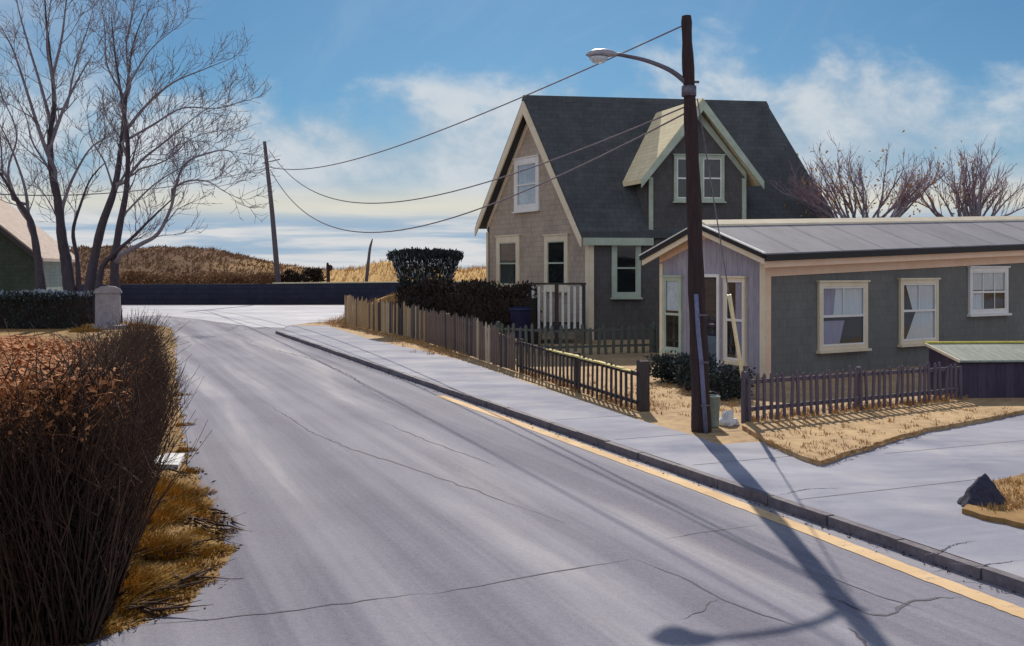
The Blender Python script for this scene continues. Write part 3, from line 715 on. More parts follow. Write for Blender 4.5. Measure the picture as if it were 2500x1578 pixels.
# ------------------------------------------------------------------ fences
def fence(label, path, heights, spacing, pw, mat_p, seed, zb, rails=(0.25, 0.8), posts=(), post_mat=None, cap=None, rail_side=-1, group=None, lean=0.03, post_extra=0.06, jit=0.03, pd=0.02, swap=None, htv=0.0):
    rng = random.Random(seed); root = thing('picket_fence', label, 'fence', V(path[0].x, path[0].y, zb), group)
    seg = [(path[i + 1] - path[i]).length for i in range(len(path) - 1)]; tot = sum(seg)
    def at(d):
        acc = 0
        for i, l in enumerate(seg):
            if d <= acc + l or i == len(seg) - 1:
                f = (d - acc) / l; t = (path[i + 1] - path[i]).normalized()
                return path[i].lerp(path[i + 1], f), t, heights[i] + (heights[i + 1] - heights[i]) * f
            acc += l
    n = int(tot / spacing)
    for k in range(n + 1):
        p, t, h = at(min(k * spacing + rng.uniform(-jit, jit) * spacing + 0.001, tot - 0.001)); h *= rng.uniform(0.93 - htv, 1.05 + htv * .4)
        nn = V(-t.y, t.x, 0); l1 = t * rng.gauss(0, lean * h)
        w = pw * rng.uniform(0.85, 1.12); o = V(p.x, p.y, zb + rng.uniform(0.0, 0.03)) - t * w / 2
        m = MB(); top = o + UP * h + l1
        prf = [o, o + t * w, top + t * w - UP * w * 0.6, top + t * w * 0.5, top - UP * w * 0.6]
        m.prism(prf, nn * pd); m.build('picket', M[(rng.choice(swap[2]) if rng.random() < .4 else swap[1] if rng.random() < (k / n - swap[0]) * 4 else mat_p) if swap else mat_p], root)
    for rf in rails:
        m = MB()
        k0 = max(2, int(tot / 0.8))
        for k in range(k0):
            (p, t, h), (q, t2, h2) = at(tot * k / k0), at(tot * (k + 1) / k0 - 0.001)
            nn = V(-t.y, t.x, 0) * rail_side
            o = V(p.x, p.y, zb + h * rf) + nn * (0.003 if rail_side < 0 else pd + 0.003); e = V(q.x, q.y, zb + h2 * rf) + nn * (0.003 if rail_side < 0 else pd + 0.003)
            m.box8(o, e - o, nn * 0.035, UP * 0.05)
        m.build('rail', M[mat_p], root)
    if cap:
        m = MB(); k0 = max(3, int(cap[1] * 12)); a, c = cap[0] * tot, cap[1] * tot
        for k in range(k0):
            f0 = a + (c - a) * k / k0; f1 = a + (c - a) * (k + 1) / k0
            (p, t, h), (q, t2, h2) = at(f0), at(f1 - 0.001); nn = V(-t.y, t.x, 0)
            o = V(p.x, p.y, zb + h * 0.965 + rng.uniform(-0.008, 0.008)) - nn * 0.02; e = V(q.x, q.y, zb + h2 * 0.965) - nn * 0.02
            m.box8(o, e - o, nn * 0.075, UP * rng.uniform(0.016, 0.026))
        m.build('cap_rail', M['cap_sunlit'], root)
    for d, w, ph in posts:
        p, t, h = at(min(max(d * tot, 0.001), tot - 0.001)); m = MB(); nn = V(-t.y, t.x, 0)
        o = V(p.x, p.y, zb - 0.03) - t * w / 2 + nn * (pd + 0.04)
        m.box8(o, t * w, nn * w, UP * (ph + 0.03))
        m.prism([o + UP * (ph + .03), o + UP * (ph + .03) + t * w, o + UP * (ph + .03) + t * w * .5 + UP * .02], nn * w)
        m.build('post', M[post_mat or mat_p], root)
    return root
FZ = KH - 0.006
fa, fb, fc, fd = G(811, 764, FZ), G(965, 796, FZ), G(1115, 843, FZ), G(1212, 876, FZ)
fence('tall weathered picket fence of close boards beside the pavement, below the dark hedge', [fa, fb, fc, fd], [1.0, 0.95, 0.86, 0.70], 0.178, 0.118, 'picket_tan', 1, FZ, swap=(0.36, 'picket_brown', ('picket_dark', 'picket_brown', 'picket_grey')), htv=0.06, posts=((0.0, 0.1, 1.0), (0.33, 0.1, 0.9), (0.66, 0.1, 0.85)), rail_side=1, lean=0.022)  # pickets turn brown along the run, painting in the shaded part
fe = G(1492, 968, FZ); fd2 = fd.lerp(fe, 0.015)
fence('low open picket fence with a sunlit yellow top rail and a stout end post', [fd2, fd.lerp(fe, 0.5), fe], [0.62, 0.575, 0.55], 0.178, 0.05, 'picket_dark', 2, FZ, rails=(0.18, 0.88), cap=(0.32, 0.98), posts=((0.0, 0.07, 0.62), (0.54, 0.085, 0.60), (1.0, 0.135, 0.68)), rail_side=1, lean=0.03)
fence('low grey green picket fence across the yard in front of the tall house', [G(1165, 828, FZ), G(1300, 838, FZ), G(1552, 830, FZ)], [0.66, 0.66, 0.66], 0.19, 0.075, 'picket_green', 3, FZ, posts=((0.0, 0.08, 0.7), (0.98, 0.08, 0.7)), rail_side=1)
ff0, ff1 = G(1765, 993, VZ), G(2262, 940, VZ)
fence('low violet grey picket fence on the sandy bank before the cottage windows', [ff0, ff0.lerp(ff1, 0.5), ff1], [0.58, 0.56, 0.53], 0.118, 0.042, 'picket_violet', 4, VZ, rails=(0.22, 0.80), posts=((0.0, 0.07, 0.6), (0.5, 0.06, 0.56)), rail_side=1, lean=0.03, jit=0.06)

# ------------------------------------------------------------------ buildings
def wallpoly(mb, O, t, nout, poly, thick=0.12):
    pts = [O + t * s + UP * z for s, z in poly]
    mb.prism(pts, -nout * thick)
def wbox(mb, O, t, nout, s0, s1, z0, z1, d0, d1):
    mb.box8(O + t * s0 + UP * z0 + nout * d0, t * (s1 - s0), UP * (z1 - z0), nout * (d1 - d0))
def window(parent, O, t, n, s0, s1, z0, z1, trim, fill=None, tw=0.09, sill=True, bars=0, mid=0.5, sash='white', lower=None, label=None):
    """outer rectangle of the casing on a wall; layers stand proud of the wall plane"""
    if s0 > s1: s0, s1 = s1, s0
    a0, a1, b0, b1 = s0 + tw, s1 - tw, z0 + tw, z1 - tw
    f = MB()
    wbox(f, O, t, n, s0, a0, z0, z1, 0.002, 0.055); wbox(f, O, t, n, a1, s1, z0, z1, 0.002, 0.055)
    wbox(f, O, t, n, a0, a1, b1, z1, 0.002, 0.055); wbox(f, O, t, n, a0, a1, z0, b0, 0.002, 0.055)
    wbox(f, O, t, n, s0 - 0.03, s1 + 0.03, z1 + 0.002, z1 + 0.035, 0.002, 0.085)
    w = f.build('window', M[trim], parent, label=label)
    m = MB(); wbox(m, O, t, n, a0, a1, b0, b1, 0.001, 0.006); m.build('backing', M['dark'], w)
    for (f0, f1, g0, g1, mat, f2, f3) in (fill or []):
        m = MB(); k = 16; W_, H_ = a1 - a0, b1 - b0
        for i in range(k):
            e0, e1 = i / k, (i + 1) / k
            def pt(e, top):
                l, r = (f0, f1) if top else (f2, f3)
                fx = l + (r - l) * e; zz = g1 if top else g0
                return O + t * (a0 + W_ * fx) + UP * (b0 + H_ * zz) + n * (0.012 + 0.004 * math.sin(e * 31))
            m.poly([pt(e0, False), pt(e1, False), pt(e1, True), pt(e0, True)], True)
        m.build('curtain', M[mat], w)
    m = MB(); wbox(m, O, t, n, a0, a1, b0, b1, 0.022, 0.026); m.build('pane', M['glass'], w)
    m = MB(); zm = b0 + (b1 - b0) * mid; sw = 0.03
    wbox(m, O, t, n, a0, a1, zm - 0.022, zm + 0.022, 0.028, 0.048)
    wbox(m, O, t, n, a0, a0 + sw, b0 + sw, zm - 0.022, 0.028, 0.045); wbox(m, O, t, n, a1 - sw, a1, b0 + sw, zm - 0.022, 0.028, 0.045)
    wbox(m, O, t, n, a0, a0 + sw, zm + 0.022, b1 - sw, 0.028, 0.045); wbox(m, O, t, n, a1 - sw, a1, zm + 0.022, b1 - sw, 0.028, 0.045)
    wbox(m, O, t, n, a0, a1, b0, b0 + sw, 0.028, 0.045); wbox(m, O, t, n, a0, a1, b1 - sw, b1, 0.028, 0.045)
    for k in range(bars):
        sx = a0 + (a1 - a0) * (k + 1) / (bars + 1); wbox(m, O, t, n, sx - 0.009, sx + 0.009, zm + 0.022, b1 - sw, 0.028, 0.042)
        if lower: wbox(m, O, t, n, sx - 0.009, sx + 0.009, b0 + sw, zm - 0.022, 0.028, 0.042)
    m.build('sash', M[sash], w)
    if sill:
        m = MB(); wbox(m, O, t, n, s0 - 0.04, s1 + 0.04, z0 - 0.045, z0 - 0.002, 0.002, 0.11); m.build('sill', M[trim], w)
    return w
def pix_window(parent, O, t, n, x0, y0, x1, y1, trim, **k):
    ym = (y0 + y1) / 2; s0, _ = on_wall(x0, ym, O, t); s1, _ = on_wall(x1, ym, O, t)
    xm = (x0 + x1) / 2; _, z1 = on_wall(xm, y0, O, t); _, z0 = on_wall(xm, y1, O, t)
    return window(parent, O, t, n, s0, s1, z0, z1, trim, **k)

# ---- tall gabled house
HA = V((1438 - 1250) / F * 27, 27, 0); HB = V((1190 - 1250) / F * 32, 32, 0); HC = V(9.05, 28.0, 0); HD = HC + (HB - HA)
tf = (HC - HA).normalized(); tg = (HB - HA).normalized(); L = (HC - HA).length; GW = (HB - HA).length
nf = V(tf.y, -tf.x, 0); ng = V(-tg.y, tg.x, 0)
if ng.x > 0: ng = -ng
house = thing('gabled_house', 'tall dark shingled house with a steep roof, pale gable end and a dormer', 'house', HA)
ZF, ZB, ZR = 3.06, 3.50, 7.02; AS = 0.5 * GW
m = MB(); wallpoly(m, HA, tg, ng, [(0, 0), (GW, 0), (GW, ZB), (AS, ZR), (0, ZF)]); m.build('gable_wall', M['shingle_pale'], house)
m = MB(); wallpoly(m, HA + nf * 0.001, tf, nf, [(0, 0), (L, 0), (L, ZF), (0, ZF)]); m.build('front_wall', M['shingle_dark'], house)
m = MB(); wallpoly(m, HC, tg, -ng, [(0, 0), (GW, 0), (GW, ZB), (AS, ZR), (0, ZF)]); wallpoly(m, HB, tf, -nf, [(0, 0), (L, 0), (L, ZB), (0, ZB)]); m.build('rear_wall', M['shingle_dark'], house)
perp = tg.dot(-nf)                     # depth gained square to the front per metre along the gable
ov, rk = 0.16, 0.30
slF = (ZR - ZF) / AS; slB = (ZR - ZB) / (GW - AS)
def hp(s, w, z): return HA + tf * s + tg * w + UP * z
TH = 0.16
m = MB()
fr = [hp(-rk, -ov, ZF - slF * ov + 0.04), hp(L + rk, -ov, ZF - slF * ov + 0.04), hp(L + rk, AS, ZR + 0.04), hp(-rk, AS, ZR + 0.04)]
bk = [hp(-rk, AS, ZR + 0.04), hp(L + rk, AS, ZR + 0.04), hp(L + rk, GW + ov, ZB - slB * ov + 0.04), hp(-rk, GW + ov, ZB - slB * ov + 0.04)]
m.prism(fr, UP * TH); m.prism(bk, UP * TH)
roof = m.build('roof', M['roof_dark'], house)
m = MB()
o = hp(-rk, AS, ZR + 0.04 + TH)
m.prism([hp(-rk - .02, AS - .12, ZR + TH - .12), hp(-rk - .02, AS, ZR + TH + 0.07), hp(-rk - .02, AS + .12, ZR + TH - .10)], tf * (L + 2 * rk + .04)); m.build('ridge_cap', M['roof_dark'], roof)
# rake boards, corner boards, eave fascia
m = MB(); bh = 0.20
for (w0, z0, w1, z1) in ((-ov, ZF - slF * ov, AS, ZR), (GW + ov, ZB - slB * ov, AS, ZR)):
    for sx in (-rk - 0.045, L + rk + 0.005):
        m = MB(); m.prism([hp(sx, w0, z0 + 0.05), hp(sx, w1, z1 + 0.05), hp(sx, w1, z1 - bh - 0.12), hp(sx, w0, z0 - bh)], tf * 0.04); m.build('rake_board', M['cream'], house)
m = MB()
for (w0, z0, w1, z1) in ((0.02, ZF + 0.02, AS - 0.03, ZR - 0.10), (GW - 0.02, ZB, AS + 0.03, ZR - 0.10)):
    m.prism([hp(0, w0, z0 - 0.02) + ng * 0.002, hp(0, w1, z1 - 0.02) + ng * 0.002, hp(0, w1, z1 - 0.28) + ng * 0.002, hp(0, w0, z0 - 0.22) + ng * 0.002], ng * 0.03)
m.build('frieze_board', M['cream'], house)
m = MB(); wbox(m, HA, tf, nf, 0.0, 0.13, 0, ZF - 0.27, 0.004, 0.04); wbox(m, HA, tg, ng, -0.04, 0.13, 0, ZF - 0.27, 0.004, 0.04); m.build('corner_board', M['cream'], house)
m = MB(); wbox(m, HA, tg, ng, GW - 0.12, GW + 0.02, 0, ZB - 0.27, 0.004, 0.04); m.build('corner_board', M['cream'], house)
# front dormer
ds0, _ = on_wall(1524, 450, HA, tf); ds1, _ = on_wall(1752, 450, HA, tf); dm = (ds0 + ds1) / 2
_, dze = on_wall(1524, 402, HA, tf); _, dza = on_wall(1634, 246, HA, tf)
dz_ap = dza - 0.05; dwall_ap = dz_ap - 0.1
FO = HA + nf * 0.06
qd = (-nf * 0.5 + tg * 0.5).normalized()                                    # dormer runs square to the front
dorm = MB(); wallpoly(dorm, FO, tf, nf, [(ds0, ZF - 0.35), (ds1, ZF - 0.35), (ds1, dze), (dm, dwall_ap), (ds0, dze)], 0.10)
def dp(s, w, z): return FO + tf * s + qd * w + UP * z
def depth_at(z): return (z - ZF) / slF * perp + 0.15
for s in (ds0, ds1 - 0.08):
    dorm.prism([dp(s, 0.101, ZF + 0.2), dp(s, 0.101, dze), dp(s, depth_at(dze), dze), dp(s, 0.35, ZF + 0.2)], tf * 0.08)
dormer = dorm.build('dormer', M['shingle_dark'], house)
sl = (dz_ap - dze) / (dm - ds0); do = 0.34
m = MB()
for sg, so, mt in ((-1, ds0, 'l'), (1, ds1, 'r')):
    e = so + sg * do; ze = dze - sl * do + 0.06
    m.prism([dp(dm, -0.28, dz_ap + 0.06), dp(dm, depth_at(dz_ap) + .1, dz_ap + 0.06), dp(e, depth_at(ze) + 0.1, ze), dp(e, -0.28, ze)], UP * 0.12)
m.build('dormer_roof', M['roof_sunlit'], dormer)
m = MB()
for sg, so in ((-1, ds0), (1, ds1)):
    e = so + sg * (do + 0.01); ze = dze - sl * do
    m = MB(); m.prism([dp(dm, -0.325, dz_ap + 0.14), dp(e, -0.325, ze + 0.16), dp(e, -0.325, ze - 0.06), dp(dm, -0.325, dz_ap - 0.17)], qd * 0.04); m.build('rake_board', M['sage'], dormer); m = MB()
    m.prism([dp(dm, -0.035, dwall_ap - 0.02), dp(so, -0.035, dze - 0.02), dp(so, -0.035, dze - 0.2), dp(dm, -0.035, dwall_ap - 0.28)], qd * 0.03); m.build('frieze_board', M['sage'], dormer)
m = MB()
wbox(m, FO, tf, nf, ds0, ds0 + 0.12, ZF - 0.2, dze - 0.18, 0.002, 0.035); m.build('corner_board', M['sage'], dormer)
m = MB(); wbox(m, FO, tf, nf, ds1 - 0.12, ds1, ZF - 0.2, dze - 0.18, 0.002, 0.035); m.build('corner_board', M['sage'], dormer)
m = MB()
ge = HA + nf * (ov * perp)
wbox(m, ge, tf, nf, -0.2, ds0 + 0.1, ZF - slF * ov - 0.16, ZF - slF * ov + 0.045, 0.012, 0.05)
wbox(m, ge, tf, nf, ds1 - 0.1, L + 0.25, ZF - slF * ov - 0.16, ZF - slF * ov + 0.045, 0.012, 0.05)
m.build('eave_fascia', M['sage'], house)
# windows
pix_window(house, HA, tg, ng, 1212, 372, 1270, 496, 'white', fill=[(0.0, 1.0, 0.0, 1.0, 'blind', 0.0, 1.0)], tw=0.17, mid=0.5)
pix_window(house, HA, tg, ng, 1170, 556, 1224, 684, 'cream', tw=0.20, mid=0.5, sash='sage')
pix_window(house, HA, tg, ng, 1283, 554, 1338, 684, 'cream', tw=0.17, mid=0.5, sash='sage')
pix_window(house, HA, tf, nf, 1438, 566, 1506, 700, 'sage', tw=0.12, mid=0.52, sash='sage')
pix_window(dormer, FO, tf, nf, 1584, 366, 1645, 474, 'sage', tw=0.085, mid=0.5, sash='white', bars=0)
pix_window(dormer, FO, tf, nf, 1645.5, 366, 1702, 474, 'sage', tw=0.085, mid=0.5, sash='white', bars=0)

# ---- deck with white balusters at the gable corner
dk = thing('deck', 'small raised deck with white balusters against the pale gable end', 'deck', V(1.0, 25.6, KH))
d0, d1 = P(1246, 672, 25.6), P(1372, 672, 25.6); dzt = d0.z; dzb = 0.58
m = MB(); m.box8(V(d0.x - .05, 25.55, dzb - 0.14), V(d1.x - d0.x + .1, 0, 0), V(0, 1.6, 0.0), UP * 0.12); m.build('floor', M['picket_dark'], dk)
for x in (d0.x, (d0.x + d1.x) / 2, d1.x):
    m = MB(); m.box(x, 25.6, KH - 0.02, 0.10, 0.10, dzt - KH + 0.04); m.build('post', M['picket_dark'], dk)
m = MB(); m.box((d0.x + d1.x) / 2, 25.6, dzt + 0.022, d1.x - d0.x + 0.14, 0.13, 0.05); m.build('rail', M['picket_dark'], dk)
m = MB(); m.box((d0.x + d1.x) / 2, 25.60, dzb + 0.02, d1.x - d0.x - 0.1, 0.04, 0.05); m.build('rail', M['picket_dark'], dk)
nb = 9
for k in range(nb):
    if k == 4: continue
    x = d0.x + (d1.x - d0.x) * (k + 0.5) / nb; m = MB(); m.box(x, 25.53, dzb - 0.1, 0.065, 0.03, dzt - dzb + 0.08); m.build('baluster', M['picket_white'], dk)

# ---- low cottage
CE = V((1868 - 1250) / F * 17.5, 17.5, 0); ct = V(0.857, 0.515, 0).normalized(); cg = V(-ct.y, ct.x, 0); cn = -cg; cgn = -ct
CW, CL, TL = 2.88, 12.5, 0.036
cot = thing('cottage', 'low grey green cottage with a shallow roof and peach painted eaves', 'cottage', CE)
RT, SLC, OVC, RKC = 2.86, 0.345, 0.28, 0.30       # ridge height at the gable, roof pitch, overhangs
def cz(s): return TL * s
def cp(s, w, z): return CE + ct * s + cg * w + UP * (z + cz(s))
hwc = CW / 2; ze0 = RT - SLC * (hwc + OVC); zw = RT - SLC * hwc - 0.01
m = MB(); m.prism([cp(0, 0, 0), CE + ct * CL, CE + ct * CL + UP * (zw + cz(CL)), cp(0, 0, zw)], cg * 0.1)
m.prism([CE + cg * CW, CE + ct * CL + cg * CW, CE + ct * CL + cg * CW + UP * (zw + cz(CL)), cp(0, CW, zw)], cn * 0.1)
m.build('side_wall', M['shingle_cottage'], cot)
m = MB(); wallpoly(m, CE + cgn * 0.002, cg, cgn, [(0, 0), (CW, 0), (CW, zw), (hwc, RT - 0.02), (0, zw)], 0.1); m.build('gable_wall', M['board_lilac'], cot)
m = MB(); wallpoly(m, CE + ct * CL, cg, ct, [(0, 0), (CW, 0), (CW, zw + cz(CL)), (hwc, RT - 0.02 + cz(CL)), (0, zw + cz(CL))], 0.1); m.build('end_wall', M['shingle_cottage'], cot)
m = MB()
for w0 in (-OVC, CW + OVC):
    m.prism([cp(-RKC, w0, ze0), cp(CL + RKC, w0, ze0), cp(CL + RKC, hwc, RT), cp(-RKC, hwc, RT)], UP * 0.035)
croof = m.build('roof', M['roof_lilac'], cot)
m = MB()
m.box8(cp(-RKC, -OVC - 0.05, ze0 - 0.10), cp(CL + RKC, -OVC - .05, ze0 - .10) - cp(-RKC, -OVC - .05, ze0 - .10), cg * 0.048, UP * 0.115)
m.build('gutter', M['black'], croof)
m = MB()
for w0 in (-OVC, CW + OVC):
    m.prism([cp(-RKC - 0.03, w0, ze0 - 0.05), cp(-RKC - 0.03, hwc, RT - 0.055), cp(-RKC - 0.03, hwc, RT + 0.03), cp(-RKC - 0.03, w0, ze0 + 0.03)], ct * 0.028)
m.build('rake_edge', M['black'], croof)
m = MB()
for w0, sg in ((-OVC - .01, 1), (CW + OVC + .01, -1)):     # thin white strip painting in the sunlit top edge of the rake
    m.prism([cp(-RKC - 0.035, w0, ze0 + 0.031), cp(-RKC - 0.035, hwc, RT + 0.032), cp(-RKC - 0.035, hwc, RT + 0.055), cp(-RKC - 0.035, w0, ze0 + 0.054)], ct * 0.07)
m.build('lit_edge', M['white'], croof)
m = MB()
m.prism([cp(-RKC + .05, hwc - .2, RT + 0.04 - SLC * .2), cp(-RKC + .05, hwc - .19, RT + 0.075 - SLC * .19), cp(-RKC + .05, hwc, RT + 0.10), cp(-RKC + .05, hwc + .2, RT + 0.04 - SLC * .2)], ct * (CL + 2 * RKC - .1) + UP * cz(CL + 2 * RKC - .1))
m.build('ridge_cap', M['cream'], croof)
m = MB()
for w0 in (-OVC + .02, CW + OVC - .02):
    m.prism([cp(-RKC + 0.02, w0, ze0 - 0.16), cp(-RKC + 0.02, hwc, RT - 0.16), cp(-RKC + 0.02, hwc, RT - 0.06), cp(-RKC + 0.02, w0, ze0 - 0.06)], ct * 0.03)
m.build('rake_board', M['cream'], cot)
m = MB()
for w0, w1 in ((0.0, hwc), (CW, hwc)):
    z0, z1 = zw, RT - 0.02
    m.prism([cp(0, w0, z0 - 0.21) + cgn * 0.004, cp(0, w1, z1 - 0.21) + cgn * 0.004, cp(0, w1, z1 - 0.07) + cgn * 0.004, cp(0, w0, z0 - 0.07) + cgn * 0.004], cgn * 0.03)
m.build('frieze_board', M['peach'], cot)
m = MB(); m.box8(cp(0.115, 0, zw - 0.47) + cn * 0.004, (ct + UP * TL) * (CL - .12), cn * 0.03, UP * 0.17); m.build('frieze_board', M['peach'], cot)
m = MB(); m.box8(cp(-RKC + .06, -OVC + .03, ze0 - 0.215), (ct + UP * TL) * (CL + .3), cg * 0.03, UP * 0.112); m.build('eave_fascia', M['peach'], cot)
m = MB(); wbox(m, CE, ct, cn, 0, 0.11, 0, zw - 0.3, 0.004, 0.035); m.build('corner_board', M['peach'], cot)
m = MB(); wbox(m, CE, cg, cgn, -0.035, 0.10, 0, zw - 0.22, 0.004, 0.035); m.build('corner_board', M['cream'], cot)
m = MB(); wbox(m, CE, cg, cgn, CW - 0.09, CW, 0, zw - 0.22, 0.004, 0.035); m.build('corner_board', M['cream'], cot)
# side windows
pix_window(cot, CE, ct, cn, 1922, 664, 2036, 822, 'cream', fill=[(0.0, 0.36, 0.5, 1.0, 'lilac_curtain', 0.0, 0.30), (0.34, 1.0, 0.5, 1.0, 'curtain', 0.28, 1.0), (0.05, 0.55, 0.0, 0.42, 'lilac_curtain', 0.0, 0.42)], tw=0.085, bars=1, mid=0.5)
pix_window(cot, CE, ct, cn, 2113, 658, 2202, 808, 'cream', fill=[(0.12, 1.0, 0.5, 1.0, 'curtain', 0.34, 0.98), (0.42, 0.98, 0.0, 0.5, 'curtain', 0.12, 1.0)], tw=0.075, bars=1, mid=0.52)
pix_window(cot, CE, ct, cn, 2276, 630, 2366, 738, 'white', fill=[(0.0, 1.0, 0.52, 1.0, 'curtain', 0.0, 1.0), (0.0, 0.36, 0.0, 0.5, 'curtain', 0.0, 0.36)], tw=0.075, bars=2, mid=0.47, lower=True)
# gable windows and door
pix_window(cot, CE, cg, cgn, 1606, 652, 1563, 826, 'sage', fill=[(0.0, 1.0, 0.55, 1.0, 'blind', 0.0, 1.0)], tw=0.05, mid=0.5, sash='sage')
pix_window(cot, CE, cg, cgn, 1756, 654, 1706, 852, 'cream', fill=[(0.0, 0.5, 0.0, 1.0, 'lilac_curtain', 0.0, 0.5)], tw=0.05, mid=0.5, sash='white')
s0, zt = on_wall(1694, 645, CE, cg); s1, _ = on_wall(1626, 645, CE, cg)
m = MB(); zd0 = 0.14; zt = min(zt, 1.93)
wbox(m, CE, cg, cgn, s0, s0 + .06, zd0, zt, .004, .045); wbox(m, CE, cg, cgn, s1 - .06, s1, zd0, zt, .004, .045); wbox(m, CE, cg, cgn, s0 + .06, s1 - .06, zt - .06, zt, .004, .045)
door = m.build('door', M['white'], cot)
m = MB(); wbox(m, CE, cg, cgn, s0 + .06, s1 - .06, zd0, 0.75, .004, .03); m.build('door_panel', M['door'], door)
m = MB(); wbox(m, CE, cg, cgn, s0 + .06, s1 - .06, 0.75, zt - .06, .004, .008); m.build('backing', M['navy'], door)
m = MB(); wbox(m, CE, cg, cgn, s0 + .09, s1 - .09, 0.78, zt - .09, .014, .018); m.build('pane', M['glass'], door)
m = MB(); c_ = CE + cg * (s0 + .12) + UP * 0.98 + cgn * 0.045; m.tube([c_, c_ + cg * .12], .014, 8); m.build('handle', M['lamp'], door)
m = MB(); wbox(m, CE, cg, cgn, s0 - .15, s1 + .15, 0.02, 0.13, .02, .5); m.build('step', M['conc'], cot)

# ---- green house behind the trees at the left
LA = P(86, 600, 42); LA.z = 0; ld = V(-0.2, 1, 0).normalized(); lt = V(-1, -0.2, 0).normalized()
lh = thing('green_house', 'dark green house with a pinkish roof, half hidden behind bare trees', 'house', LA)
LW, LD_, LZ = 7.5, 6.0, 2.62; lr = LZ + 0.84 * LW / 2
lgn = V(lt.y, -lt.x, 0);
if lgn.y > 0: lgn = -lgn
lsn = V(ld.y, -ld.x, 0)
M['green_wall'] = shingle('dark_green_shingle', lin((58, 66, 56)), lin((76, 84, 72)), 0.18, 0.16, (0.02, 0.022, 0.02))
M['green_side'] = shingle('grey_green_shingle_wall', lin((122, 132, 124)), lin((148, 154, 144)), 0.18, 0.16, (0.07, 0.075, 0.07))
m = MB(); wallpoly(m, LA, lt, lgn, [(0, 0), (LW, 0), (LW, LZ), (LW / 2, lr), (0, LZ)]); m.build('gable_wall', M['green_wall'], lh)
m = MB(); wallpoly(m, LA + lsn * .002, ld, lsn, [(0.01, 0), (LD_, 0), (LD_, LZ), (0.01, LZ)]); m.build('side_wall', M['green_side'], lh)
def lp(s, w, z): return LA + lt * s + ld * w + UP * z
m = MB()
for e, zz in ((-0.35, LZ - .84 * .35), (LW + .35, LZ - .84 * .35)):
    m.prism([lp(e, -.35, zz + .05), lp(LW / 2, -.35, lr + .05), lp(LW / 2, LD_ + .35, lr + .05), lp(e, LD_ + .35, zz + .05)], UP * .14)
m.build('roof', M['roof_pink'], lh)
m = MB()
for e in (-0.35, LW + .35):
    m.prism([lp(e, -.4, LZ - .84 * .35 - .12), lp(LW / 2, -.4, lr - .12), lp(LW / 2, -.4, lr + .1), lp(e, -.4, LZ - .84 * .35 + .1)], ld * .045)
m.build('rake_board', M['picket_dark'], lh)
m = MB(); wbox(m, LA, ld, lsn, 0.0, 0.16, 0, LZ - .3, .004, .04); wbox(m, LA, ld, lsn, LD_ - .2, LD_, 0, LZ - .3, .004, .04); m.build('corner_board', M['sage'], lh)

# ------------------------------------------------------------------ walls and hedges along the far street
fw = thing('retaining_wall', 'long low dark blue wall across the far side of the street', 'wall', V(-12, 57.5, 0))
m = MB(); hpts = [(-40, 57.2, 1.15), (-24, 57.0, 1.18), (-14, 57.4, 1.2), (-8, 58.0, 1.25), (0, 58.8, 1.3), (20, 60, 1.3)]
for (x0, y0, h0), (x1, y1, h1) in zip(hpts, hpts[1:]):
    m.prism([V(x0, y0, -0.02), V(x1, y1, -0.02), V(x1, y1, h1), V(x0, y0, h0)], V(0, 0.45, 0))
m.build('wall_face', M['navy'], fw)
m = MB()
for (x0, y0, h0), (x1, y1, h1) in zip(hpts[2:], hpts[3:]):
    m.prism([V(x0, y0 - .05, h0 + .002), V(x1, y1 - .05, h1 + .002), V(x1, y1 - .05, h1 + .07), V(x0, y0 - .05, h0 + .07)], V(0, .55, 0))
m.build('coping', M['coping'], fw)

rng = random.Random(8); hd = thing('clipped_hedge', 'dark clipped hedge with a frosted top beside the stone gatepost', 'hedge', V(-17.5, 33.6, 0))
m = MB(); m2 = MB(); core = MB()
core.box(-18.6, 34.0, 0, 7.4, 0.8, 1.02); core.build('core', M['scrub'], hd)
for _ in range(9000):
    x = rng.uniform(-22.4, -14.7); y = rng.uniform(33.35, 34.65); z = rng.uniform(0, 1.12) if rng.random() < .7 else rng.uniform(.95, 1.2)
    if rng.random() < .6: y = rng.choice((33.4, 34.6)) + rng.gauss(0, .06)
    m.leaf(V(x, y, z), V(rng.gauss(0, .6), rng.gauss(-.3, .6), 1).normalized(), .028, .12, rng)
for _ in range(1800):
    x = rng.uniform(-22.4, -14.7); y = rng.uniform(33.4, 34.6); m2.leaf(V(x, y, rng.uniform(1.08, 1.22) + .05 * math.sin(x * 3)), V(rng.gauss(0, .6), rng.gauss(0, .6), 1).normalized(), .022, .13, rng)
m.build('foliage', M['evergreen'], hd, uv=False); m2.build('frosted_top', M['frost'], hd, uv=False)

# stone gatepost
gp = thing('gatepost', 'broad grey stone gatepost with a rounded cap at the street corner', 'gatepost', V(-14.15, 33.7, 0))
gc = P(253, 700, 33.7); gx_, gw = gc.x, 0.40; zt = P(253, 676, 33.7).z
m = MB(); prf = [(-gw, 0), (gw, 0), (gw * .98, zt - .12)] + [(gw * .98 * math.cos(a), zt - .12 + .16 * math.sin(a)) for a in (0.5, 1.0, 1.57, 2.1, 2.65)] + [(-gw * .98, zt - .12)]
ca, sa = math.cos(.35), math.sin(.35)
m.prism([V(gx_ + x * ca, 33.7 + x * sa, z) for x, z in prf], V(-sa * .55, ca * .55, 0)); m.build('pillar', M['stone'], gp)
m = MB(); m.prism([V(gx_ + x * ca * 1.12 + sa * .04, 33.7 + x * sa * 1.12 - ca * .04, z) for x, z in [(-gw, zt - .2), (gw, zt - .2)] + [(gw * math.cos(a), zt - .17 + .22 * math.sin(a)) for a in (0, .5, 1.0, 1.57, 2.1, 2.65, 3.14)]], V(-sa * .63, ca * .63, 0)); m.build('cap', M['stone'], gp)
